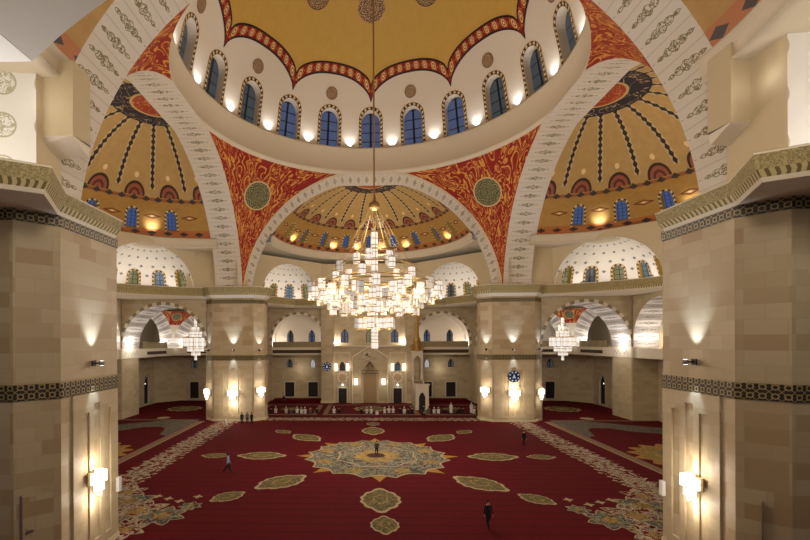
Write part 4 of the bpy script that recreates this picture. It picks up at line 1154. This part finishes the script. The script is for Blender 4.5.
for (a, b) in zip(ins, ins[1:]): mb.face([(a[0], y, a[1]), (b[0], y, b[1]), (b[0] * .72, YB - .02, b[1] - .5 if b[1] > 1 else 0), (a[0] * .72, YB - .02, a[1] - .5 if a[1] > 1 else 0)], CREAM2)
mb.face([(-1.26, YB - .03, 0), (1.26, YB - .03, 0), (1.26, YB - .03, 5.5), (0, YB - .03, 7.8), (-1.26, YB - .03, 5.5)], NICHE); mb.build('niche', root)
mb = MB()
for z in (5.8, 6.3): mb.box(-1.7, 1.7, y - .06, y, z, z + .1, VENT)
for a, b in zip(zs_[1:], zs_[2:4]): mb.tube([(a[0], y - .05, a[1]), (b[0], y - .05, b[1])], .16, PALE)
mb.tube([(-3.45, y - .05, 8.9), (-3.45, y - .05, 0)], .12, PALE); mb.tube([(3.45, y - .05, 8.9), (3.45, y - .05, 0)], .12, PALE)
mb.tube([(-.75, y - .05, 7.0), (0, y - .05, 8.0), (.75, y - .05, 7.0)], .09, VENT); mb.build('carved_moulding', root)
mb = MB()
for k in range(14): mb.disc((-1.0 + rnd.random() * 2.0 - .6, y - .05, 9.0 + rnd.random() * .9), (0, -1, 0), .2, PALE, 8)
mb.build('carved_inscription', root)
def panel_lamp(x, z, w, h, lab, e=70):
    root = thing('panel_lamp', lab, 'wall lamp', (x, YB - .02, z))
    yy = YB - (.5 if abs(x) < 3.4 else 0)
    mb = MB(); mb.box(x - w / 2 - .06, x + w / 2 + .06, yy - .1, yy, z - h / 2 - .06, z + h / 2 + .06, BRASS); mb.build('lamp_frame', root)
    mb = MB(); mb.box(x - w / 2, x + w / 2, yy - .22, yy - .1, z - h / 2, z + h / 2, GLOWP); mb.build('glass', root)
    point((x, yy - .8, z), e, WARM, .3, 'panel_light')
panel_lamp(-2.75, 4.2, .75, 1.3, 'glowing panel lamp just left of the prayer niche')
panel_lamp(2.6, 4.2, .75, 1.3, 'glowing panel lamp just right of the prayer niche')
for x, lab in ((-6.6, 'glowing panel lamp beside the dark window left of the niche, outer one'), (-4.4, 'glowing panel lamp beside the dark window left of the niche, inner one'),
               (4.4, 'glowing panel lamp beside the green window right of the niche, inner one'), (6.6, 'glowing panel lamp beside the green window right of the niche, outer one')):
    panel_lamp(x, 7.0, .5, 1.5, lab, 60)
for sx, side in ((-1, 'left'), (1, 'right')):
    root = thing('door_surround', 'dark doorway %s of the prayer niche' % side, 'door', (sx * 5.35, YB, 0))
    mb = MB(); mb.box(sx * 4.4, sx * 6.3, YB - .12, YB - .02, .05, 3.05, CREAM); mb.build('stone_frame', root)
    mb = MB(); mb.box(sx * 4.55, sx * 6.15, YB - .16, YB - .1, .05, 2.9, DOORM); mb.box(sx * 5.33, sx * 5.37, YB - .18, YB - .15, .05, 2.9, BLACK); mb.build('leaf', root)
    mb = MB(); mb.disc((sx * 5.35, YB - .05, 5.0), (0, -1, 0), .85, ROUND_S, 32)
    for k in range(8):
        a = k * PI / 4; mb.disc((sx * 5.35 + .8 * math.cos(a), YB - .04, 5.0 + .8 * math.sin(a)), (0, -1, 0), .28, CREAM, 12)
    o = mb.build('wall_rosette'); tag(o, 'pale carved stone rosette over the doorway %s of the niche' % side, 'rosette')
    mb = MB(); P = arch_outline(sx * 5.4, 1.15, 6.3, 7.3, 8.1, True); mb.face([(x, YB - .05, z) for x, z in P][::-1], DOORM if sx < 0 else PANE_D); o = mb.build('window_%d' % (60 + sx)); o['kind'] = 'structure'
    mb = MB(); mb.box(sx * 5.35 - .04, sx * 5.35 + .04, YB - .3, YB + .02, 3.56, 3.64, BLACK); mb.lathe([(0, 0), (.13, 0), (.13, .2), (0, .2)], (sx * 5.35, YB - .3, 3.5), BLACK, 10); mb.disc((sx * 5.35, YB - .3, 3.49), (0, 0, -1), .11, GLOW, 10)
    mb.disc((sx * 5.35, YB - .42, 3.6), (0, -1, 0), .15, GLOW, 10)
    o = mb.build('door_spotlight'); tag(o, 'small bright spotlight over the doorway %s of the niche' % side, 'light')
    point((sx * 5.35, YB - .6, 3.5), 14, COOL, .1, 'spot_light')

# round clocks
def clock(loc, r, lab):
    root = thing('round_clock', lab, 'clock', loc)
    mb = MB(); mb.disc((0, -.10, 0), (0, -1, 0), r, flat('navy_clock_face', srgb(18, 24, 42), .4), 32)
    for k in range(32):
        a, b = 2 * PI * k / 32, 2 * PI * (k + 1) / 32
        mb.quad((r * math.cos(a), -.1, r * math.sin(a)), (r * math.cos(b), -.1, r * math.sin(b)), (r * 1.02 * math.cos(b), 0, r * 1.02 * math.sin(b)), (r * 1.02 * math.cos(a), 0, r * 1.02 * math.sin(a)), BLACK)
    MBlocal(mb, 'face', root)
    mb = MB(); W_ = emit('lit_clock_mark', (.62, .72, .9, 1), .7)
    for k in range(8):
        a = k * PI / 4 + PI / 8; mb.disc((r * .76 * math.cos(a), -.12, r * .76 * math.sin(a)), (0, -1, 0), r * .15, W_, 8)
    mb.face([(-r * .3, -.13, -r * .3), (r * .3, -.13, -r * .3), (r * .16, -.13, r * .05), (0, -.13, r * .5), (-r * .16, -.13, r * .05)], W_)
    MBlocal(mb, 'lit_marks', root)
clock((-8.35, YB - .56, 7.15), .85, 'round navy clock on the pilaster left of the prayer niche')
clock((20.95, 18.92, 6.75), .85, 'round navy clock on the front of the far right pillar')

# pulpit
root = thing('pulpit', 'tall stone pulpit with stairs and gilded pointed spire right of the niche', 'pulpit', (9.0, 36, 0))
mb = MB()
X0, X1 = 8.0, 9.9
mb.face([(X0, 30.3, 0), (X0, 38.6, 0), (X0, 38.6, 4.6), (X0, 37.2, 4.6), (X0, 30.3, .9)], STONE2); mb.face([(X1, 30.3, 0), (X1, 38.6, 0), (X1, 38.6, 4.6), (X1, 37.2, 4.6), (X1, 30.3, .9)][::-1], STONE2)
mb.quad((X0, 38.6, 0), (X1, 38.6, 0), (X1, 38.6, 4.6), (X0, 38.6, 4.6), STONE2); mb.build('side_panel', root)
mb = MB()
for k in range(14): mb.box(X0 + .12, X1 - .12, 30.6 + k * .47, 30.6 + (k + 1) * .47 + .02, 0, .28 * (k + 1), flat('step_carpet', srgb(70, 20, 20), .9) if k == 0 else mb.mats[-1])
mb.build('steps', root)
mb = MB()
for x in (X0, X1 - .12): 
    mb.face([(x, 30.5, .9), (x, 37.3, 4.6), (x, 37.3, 5.7), (x, 30.5, 2.0)], CREAM); mb.face([(x + .12, 30.5, .9), (x + .12, 37.3, 4.6), (x + .12, 37.3, 5.7), (x + .12, 30.5, 2.0)], CREAM)
    mb.face([(x, 30.5, 2.0), (x + .12, 30.5, 2.0), (x + .12, 37.3, 5.7), (x, 37.3, 5.7)], CREAM)
mb.build('balustrade', root)
mb = MB(); H = arch_outline(8.95, 1.1, 0, 2.2, 3.1, True)
holed(mb, lambda u, v, d=0: (u, 30.3, v), X0 - .25, X1 + .25, 0, 4.3, [H], CREAM); holed(mb, lambda u, v, d=0: (u, 30.75, v), X0 - .25, X1 + .25, 0, 4.3, [H], CREAM)
mb.box(X0 - .25, X0 - .2, 30.3, 30.75, 0, 4.3, CREAM); mb.box(X1 + .2, X1 + .25, 30.3, 30.75, 0, 4.3, CREAM); mb.box(X0 - .4, X1 + .4, 30.2, 30.85, 4.3, 4.55, CREAM); mb.build('gate', root)
mb = MB(); mb.box(X0 + .3, X1 - .3, 30.5, 30.55, 0, 2.9, DOORM); mb.build('gate_curtain', root)
mb = MB()
for x in (X0 + .1, X1 - .1):
    for y in (36.9, 38.4): mb.box(x - .14, x + .14, y - .14, y + .14, 4.6, 9.6, CREAM)
H = arch_outline(8.95, 1.3, 4.7, 8.4, 9.3, True)
holed(mb, lambda u, v, d=0: (u, 36.75, v), X0 - .1, X1 + .1, 4.6, 10.2, [H], CREAM); mb.box(X0 - .1, X1 + .1, 36.8, 38.5, 9.8, 10.2, CREAM); mb.build('canopy', root)
mb = MB(); mb.lathe([(.95, 10.2), (.9, 10.6), (.6, 10.7), (.58, 12.0), (.75, 12.1), (.5, 12.8), (.1, 17.4), (.16, 17.6), (.02, 18.2)], (8.95, 37.6, 0), GOLDM, 8, smooth=False); mb.build('spire', root)
mb = MB()
for k in range(8):
    a = k * PI / 4; mb.tube([(8.95 + 1.2 * math.cos(a), 37.6 + 1.2 * math.sin(a), 10.2), (8.95 + 1.2 * math.cos(a), 37.6 + 1.2 * math.sin(a), 11.1), (8.95 + .9 * math.cos(a), 37.6 + .9 * math.sin(a), 11.5)], .08, GOLDM)
mb.build('gilded_cresting', root)

# ------------------------------------------------------------------ chandeliers
def lantern_mb(r, h, mat, n=10):
    mb = MB(); mb.lathe([(0, 0), (r, 0), (r, h), (0, h)], (0, 0, -h / 2), mat, n, smooth=False)
    for z in (-h / 2, 0, h / 2): mb.lathe([(r * 1.04, z - .04), (r * 1.04, z + .04)], (0, 0, 0), BRASS, n, smooth=False)
    for k in range(n // 2):
        a = 2 * PI * k / (n // 2); c, s = math.cos(a) * r * 1.03, math.sin(a) * r * 1.03
        mb.tube([(c, s, -h / 2), (c, s, h / 2)], .025, BRASS, 4)
    mb.tube([(0, 0, h / 2), (0, 0, h / 2 + .45)], .02, BRASS, 4)
    return mb
def ring_mb(r, z, t=.06, n=64):
    mb = MB(); mb.lathe([(r - t, -t), (r + t, -t), (r + t, t), (r - t, t), (r - t, -t)], (0, 0, z), BRASS, n); return mb
root = thing('grand_chandelier', 'huge tiered chandelier of glowing crystal lanterns hanging under the great dome', 'chandelier', (-.05, CY, 10.5))
mb = MB(); mb.tube([(0, 0, 16.6), (0, 0, 48.9)], .09, BRASS, 8); mb.tube([(0, 0, 2.6), (0, 0, 16.6)], .16, BRASS, 8); MBlocal(mb, 'rod', root)
proto = {}
def lantern(x, y, z, r=.38, h=.95, mat=LANT):
    key = (r, h, mat.name)
    if key not in proto:
        o = MBlocal(lantern_mb(r, h, mat), 'lantern', root); proto[key] = o
    else:
        o = proto[key].copy(); COL.objects.link(o); o.parent = root
    o.location = (x, y, z - 10.5)
tiers = [ # radius, z, count, lantern radius, height, phase
 (6.7, 17.25, 28, .36, 1.05, 0), (5.6, 16.9, 16, .36, 1.0, .1), (4.4, 15.6, 16, .38, 1.1, .2), (4.2, 19.3, 9, .36, 1.0, .3),
 (1.9, 20.9, 5, .36, 1.05, .5), (1.8, 13.9, 10, .38, 1.1, .1), (4.4, 17.3, 6, .36, 1.0, .15)]
for R, z, n, r, h, ph in tiers:
    for k in range(n):
        a = 2 * PI * (k + ph) / n; dz = (.4 if k % 2 else -.25) * (1 if R > 2 else .15)
        lantern(R * math.cos(a), R * math.sin(a), z + dz, r, h, LANT if (k % 5) else LANT_DIM)
for z in (22.9, 21.5, 20.1, 18.7, 17.3, 15.9, 14.5, 12.9, 11.9): lantern(0, 0, z, .36, 1.35)
NL = len([c for c in root.children if c.name.startswith('lantern')])
mb = MB()   # the smaller inner lanterns, too many to count apart
def addl(x, y, z, r, h, mat):
    t = lantern_mb(r, h, mat, 8); b = len(mb.v)
    for f, u, m_, s_ in zip(t.f, t.u, t.m, t.sm):
        mb.face([t.v[i] + Vector((x, y, z - 10.5)) for i in f], t.mats[m_], u, s_)
for R, z, n in ((6.2, 16.6, 14), (5.0, 16.1, 14), (3.4, 15.5, 12), (3.2, 16.9, 8), (2.2, 15.6, 6)):
    for k in range(n):
        a = 2 * PI * (k + .37) / n; addl(R * math.cos(a), R * math.sin(a), z + (.3 if k % 2 else -.1), .34, .95, LANT if k % 3 else LANT_DIM)
for v in mb.v: v += parent_loc(root)
o = mb.build('inner_lanterns', root); o['kind'] = 'stuff'
for R, z in ((6.7, 17.9), (5.6, 17.5), (4.4, 16.3), (4.2, 19.9), (4.2, 18.6), (1.9, 21.5), (1.8, 14.6), (3.3, 16.2)):
    MBlocal(ring_mb(R, z - 10.5), 'ring', root)
mb = MB()
for k in range(12):
    a = 2 * PI * k / 12; c, s = math.cos(a), math.sin(a)
    mb.tube([(.25 * c, .25 * s, 16.0), (4.05 * c, 4.05 * s, 9.4), (6.9 * c, 6.9 * s, 7.1)], .022, BRASS, 4)
    mb.tube([(0, 0, 7.1), (6.9 * c, 6.9 * s, 7.1)], .05, BRASS, 4)
    mb.tube([(1.95 * c, 1.95 * s, 3.3), (4.2 * c, 4.2 * s, 5.5)], .02, BRASS, 4)
MBlocal(mb, 'hanging_wires', root)
mb = MB()
for k in range(90):
    z = rnd.uniform(10.2, 14.6); R = .5 + (14.8 - z) * .55; a = rnd.uniform(0, 2 * PI)
    mb.lathe([(0, -.07), (.07, 0), (0, .07)], (R * math.cos(a), R * math.sin(a), z), LANT_DIM, 5, smooth=False)
o = MBlocal(mb, 'crystal_beads', root); o['kind'] = 'stuff'
mb = MB(); mb.lathe([(.1, 0), (.5, -.1), (.65, -.6), (.3, -.9), (.1, -1.0)], (0, 0, 16.3), BRASS, 12); MBlocal(mb, 'crown', root)

def small_chandelier(loc, lab, e=500, k=1.0, ztop=18.5):
    root = thing('crystal_chandelier', lab, 'chandelier', loc)
    mb = MB(); mb.tube([(0, 0, 2.2 * k), (0, 0, ztop - loc[2])], .05, BRASS, 6); MBlocal(mb, 'rod', root)
    for R, z0, h, n, r in ((0, 2.0, 1.6, 1, .2), (.3, 1.2, .9, 4, .24), (.6, .6, .8, 6, .3), (1.35, -.45, 1.2, 11, .34), (.8, -.5, 1.2, 6, .36), (.85, -1.35, .8, 6, .34), (.4, -1.9, .8, 3, .28), (0, -2.5, .9, 1, .18)):
        for i in range(n):
            a = 2 * PI * i / n; mb = lantern_mb(r * k, h * k, LANT, 8)
            for v in mb.v: v += Vector((R * k * math.cos(a), R * k * math.sin(a), z0 * k))
            MBlocal(mb, 'lantern', root)
    for R, z0 in ((1.35, 0.2), (.85, -1.0), (.6, 1.0)): MBlocal(ring_mb(R * k, z0 * k, .05, 32), 'ring', root)
    point((loc[0], loc[1], loc[2] + .0), e, WARM, 1.5, 'chandelier_light')
small_chandelier((-31.3, 31.0, 12.6), 'smaller crystal chandelier hanging in the left corner bay', 500, 1.3)
small_chandelier((33.4, 31.0, 12.4), 'smaller crystal chandelier hanging in the right corner bay', 500, 1.3)

# ------------------------------------------------------------------ vault ribs over the viewer
root = thing('balcony_vault', 'pale curved vault soffit crossing the top left corner above the viewer', 'vault', (0, -42.5, 9.0)); VZ = 9.25
mb = MB()
mb.grid(lambda a, y: (9.9 * math.cos(math.radians(a)), y, VZ + 9.9 * math.sin(math.radians(a))), frange(48, 132, 40), [-45.5, -40.2], WHITEP)
mb.grid(lambda a, t: ((9.9 + t) * math.cos(math.radians(a)), -40.2, VZ + (9.9 + t) * math.sin(math.radians(a))), frange(48, 132, 40), [0, 2.2], WHITEP)
mb.build('soffit', root)
for sx in (-1, 1):
    mb = MB(); mb.box(sx * 6.63, sx * 9.5, -45.5, -40.2, 16.6, 18.7, WHITEP); mb.build('springing_block', root)

# ------------------------------------------------------------------ people
SKIN = flat('skin', srgb(168, 122, 92), .6, var=.05)
HAIR = flat('dark_hair', srgb(24, 18, 16), .8)
def cloth(n, c): return flat(n, srgb(*c), .85, var=.1, scale=6)
C_WHITE = cloth('white_robe_cloth', (214, 210, 204)); C_DARK = cloth('black_cloth', (26, 26, 30)); C_BLUE = cloth('pale_blue_shirt_cloth', (150, 170, 200))
C_NAVY = cloth('navy_trouser_cloth', (30, 34, 52)); C_GREY = cloth('grey_cloth', (92, 92, 96)); C_BROWN = cloth('brown_cloth', (84, 62, 46))
def skin_body(name, J, E, matfn, mats, sub=1):
    """one continuous body grown over a joint skeleton; J: (x,y,z,r)"""
    me = bpy.data.meshes.new(name); me.from_pydata([j[:3] for j in J], E, []); me.update()
    o = bpy.data.objects.new(name, me); COL.objects.link(o)
    md = o.modifiers.new('skin', 'SKIN'); md.use_smooth_shade = True
    for v, j in zip(me.skin_vertices[0].data, J):
        r = j[3]; v.radius = r if isinstance(r, tuple) else (r, r)
    me.skin_vertices[0].data[0].use_root = True
    sb = o.modifiers.new('sub', 'SUBSURF'); sb.levels = sub; sb.render_levels = sub
    dg = bpy.context.evaluated_depsgraph_get(); ev = o.evaluated_get(dg)
    nm = bpy.data.meshes.new_from_object(ev); nm.name = name
    bpy.data.objects.remove(o)
    nm.materials.clear()
    for m in mats: nm.materials.append(m)
    for p in nm.polygons: p.material_index = matfn(p.center); p.use_smooth = True
    if not nm.uv_layers: nm.uv_layers.new(name='UVMap')
    return nm
def head_joints(x, y, z, k=1.0):
    return [(x, y, z, .055), (x, y - .01, z + .07, (.075, .085)), (x, y - .01, z + .14, (.085, .1)), (x, y, z + .21, (.07, .08)), (x, y - .105, z + .115, .016)]
def stand_mesh(name, stride, armsw, matfn, mats, slim=1.0):
    s = stride
    J = [(0, 0, .94, (.18, .13)), (0, 0, 1.12, (.17, .12)), (0, 0, 1.32, (.2, .13)), (0, 0, 1.43, (.13, .09))] + head_joints(0, -.01, 1.50)
    E = [(0, 1), (1, 2), (2, 3), (3, 4), (4, 5), (5, 6), (6, 7), (6, 8)]
    def add(p, i): J.append(p); E.append((i, len(J) - 1)); return len(J) - 1
    for sd, st in ((-1, s), (1, -s)):
        a = add((sd * .1, 0, .86, .105), 0); b = add((sd * .11, -st * .35, .48, .078), a); c = add((sd * .11, -st * .75 + (.10 if st < 0 else 0), .09, .055), b)
        add((sd * .12, -st * .75 - .15 + (.1 if st < 0 else 0), .045, .038), c)
        a = add((sd * .21, 0, 1.40, .06), 3); b = add((sd * .25, st * armsw * .4, 1.13, .05), a); c = add((sd * .25, st * armsw - .05, .88, .038), b)
        h = add((sd * .25, st * armsw * 1.15 - .07, .80, (.02, .034)), c)
        for q in (-.024, -.008, .008, .024): add((sd * .25 + .006, st * armsw * 1.2 - .08 + q, .725 - abs(q) * .6, .009), h)
        add((sd * .232, st * armsw - .12, .775, .010), h)
    return skin_body(name, J, E, matfn, mats)
def sit_mesh(name, bow, matfn, mats):
    """kneeling figure in a long robe; bow 0 upright .. 1 forehead to the floor"""
    t = bow * 1.15
    def up(d, side=0, o=0): return (side, -math.sin(t) * d - o, .24 + math.cos(t) * d * (1 - .25 * bow) + .02)
    J = [(0, 0, .22, (.2, .19))]
    for d, r in ((.22, (.17, .14)), (.42, (.2, .13)), (.54, (.12, .09))): J.append(up(d) + (r,))
    hx, hy, hz = up(.6)
    d = Vector((0, -math.sin(t), math.cos(t)))
    b = Vector((hx, hy, max(hz, .16))); hr = [(0, .05), (.09, (.08, .09)), (.17, (.088, .1)), (.24, (.07, .08))]
    E = [(0, 1), (1, 2), (2, 3)]
    pv = 3
    for q, r in hr:
        p = b + d * q; J.append((p.x, p.y, max(p.z, .1), r)); E.append((pv, len(J) - 1)); pv = len(J) - 1
    def add(p, i): J.append(p); E.append((i, len(J) - 1)); return len(J) - 1
    for sd in (-1, 1):
        k = add((sd * .16, -.32, .13, .1), 0); f = add((sd * .15, .12, .08, .08), k); add((sd * .12, .3, .06, .05), f)
        s0 = up(.5, sd * .21); a = add(s0 + (.052,), 3); e = add((sd * .27, s0[1] - .08, max(s0[2] - .24, .14), .042), a)
        h = add((sd * .14, min(-.3, s0[1] - .1), .25 if bow < .5 else .07, .03), e); 
        for q in (-.02, 0, .02): add((sd * .13 + q, min(-.3, s0[1] - .1) - .09, .24 if bow < .5 else .06, .01), h)
    return skin_body(name, J, E, matfn, mats)
def hair_cap(z, y=0.0, r=.1, cap=None, name='hair', root=None):
    mb = MB(); mb.lathe([(r * 1.02, -.02), (r * 1.08, .05), (r * .85, .11), (r * .45, .14), (0, .15)], (0, y, z), cap or HAIR, 12)
    return MBlocal(mb, name, root)
def mk(root, mesh):
    o = bpy.data.objects.new('body', mesh); COL.objects.link(o); o.parent = root; return o
def stander(loc, rz, lab, shirt, trous, stride=0.0, arm=0.1, scale=1.0, robe=False, cap=None):
    def mf(c):
        if c.z > 1.47: return 0
        if c.z < .86 and abs(c.x) > .205: return 0
        if c.z > .93 or (abs(c.x) > .19 and c.z > .8): return 1
        return 2 if c.z > .07 else 3
    me = stand_mesh('body', stride, arm, mf, [SKIN, shirt, trous, C_DARK])
    root = thing('person', lab, 'person', loc, None, rz); root.scale = (scale,) * 3
    mk(root, me); hair_cap(1.63, .0, .095, cap, 'cap' if cap else 'hair', root)
    if robe:
        mb = MB(); mb.lathe([(.15, 1.25), (.19, 1.0), (.22, .6), (.26, .1), (.22, .06)], (0, 0, 0), shirt, 14); MBlocal(mb, 'robe', root)
    return root
LZ2 = LZ + .02
stander((-13.7, -7.1, LZ2), -PI / 2 + .2 + PI, 'person in pale blue shirt and dark trousers striding across the red carpet', C_BLUE, C_NAVY, .45, .28)
stander((6.7, -18.6, LZ2), .25, 'person all in black walking towards the viewer near the carpet front', C_DARK, C_DARK, .3, .2)
stander((17.0, 3.9, LZ2), .5, 'person in black walking on the red carpet before the far right pillar', C_DARK, C_DARK, .35, .2)
stander((.1, -.9, LZ2 + .03), 0.1, 'person in dark clothes standing at the centre of the star medallion', C_BROWN, C_DARK, .05, .05, .88)
for x, y, rz, lab, sh in ((-18.9, 16.3, .6, 'person in black, left one of three talking by the far left pillar', C_DARK), (-18.2, 16.6, 0, 'person in grey, middle one of three talking by the far left pillar', C_GREY), (-17.5, 16.4, -.6, 'person in black, right one of three talking by the far left pillar', C_DARK)):
    stander((x, y, LZ2), rz, lab, sh, C_DARK, .04, .04)
stander((-16.6, 37.4, LZ2), 0, 'person in black standing under the doors of the left bay', C_DARK, C_DARK, 0, .05)
stander((13.2, 26.5, LZ2), PI, 'person in a long white robe standing in prayer, right of the pulpit', C_WHITE, C_WHITE, 0, .05, 1.0, True, C_WHITE)
stander((16.6, 26.8, LZ2), PI, 'person in a long white robe standing in prayer, nearest the far right pillar', C_WHITE, C_WHITE, 0, .05, 1.0, True, C_WHITE)
stander((8.3, 24.0, LZ2), PI, 'person in black standing in front of the pulpit stairs', C_DARK, C_DARK, 0, .05)
# the seated rows, each one placed
def prot(shirt, bow, capm, nm):
    mf = lambda c: 0 if (c.z > .74 and bow < .5 and c.y > -.3) or (bow > .5 and c.y < -.62) else 1
    me = sit_mesh('body', bow, mf, [SKIN, shirt])
    return me, capm
PR = {'w': prot(C_WHITE, .12, C_WHITE, 'w'), 'd': prot(C_DARK, .12, None, 'd'), 'g': prot(C_GREY, .12, None, 'g'), 'b': prot(C_WHITE, .85, C_WHITE, 'b')}
def sitter(kind, loc, lab, grp, rz=PI):
    me, capm = PR[kind]
    root = thing('person', lab, 'person', loc, grp, rz + rnd.uniform(-.2, .2)); k = rnd.uniform(.95, 1.05); root.scale = (k, k, k)
    mk(root, me)
    if kind != 'b': hair_cap(.99, -.07, .1, capm, 'cap' if capm else 'hair', root)
row = [('d', 265), ('d', 270), ('w', 275), ('w', 285.5), ('g', 290.5), ('w', 296.5), ('w', 301), ('w', 304.5), ('g', 310), ('d', 316.5), ('w', 333.8), ('d', 338.8), ('d', 361.3), ('w', 366.5), ('w', 371), ('b', 376.8), ('w', 384.5),
       ('w', 388.7), ('w', 392.8), ('d', 400), ('w', 404), ('d', 407.8), ('d', 412), ('w', 423.5), ('g', 428), ('w', 433.5), ('w', 437.8), ('d', 444), ('g', 453.5), ('d', 458), ('d', 462.5), ('w', 473)]
where = {}
for k_, px in row:
    y = 26.3 + rnd.uniform(-.5, .5) - (1.6 if k_ == 'b' else 0); x = (px - 363.6) * (y + 47.24) / 442.2 - 1.24
    spot_ = 'before the left bay' if px < 322 else ('left of the niche carpet' if px < 345 else ('before the prayer niche' if px < 396 else ('beside the pulpit' if px < 430 else 'before the right bay')))
    what = {'w': 'person in white robe and cap kneeling in the prayer row ', 'd': 'person in dark clothes kneeling in the prayer row ', 'g': 'person in grey kneeling in the prayer row ', 'b': 'person in white bowing to the floor behind the row '}[k_]
    sitter(k_, (x, y, LZ2), what + spot_, ('worshippers in ' + {'w': 'white', 'd': 'dark', 'g': 'grey', 'b': 'white bowing'}[k_] + ' kneeling ' + spot_))
sitter('b', (-21.6, 17.2, LZ2), 'person in white crouching at the foot of the far left pillar', None, 0)
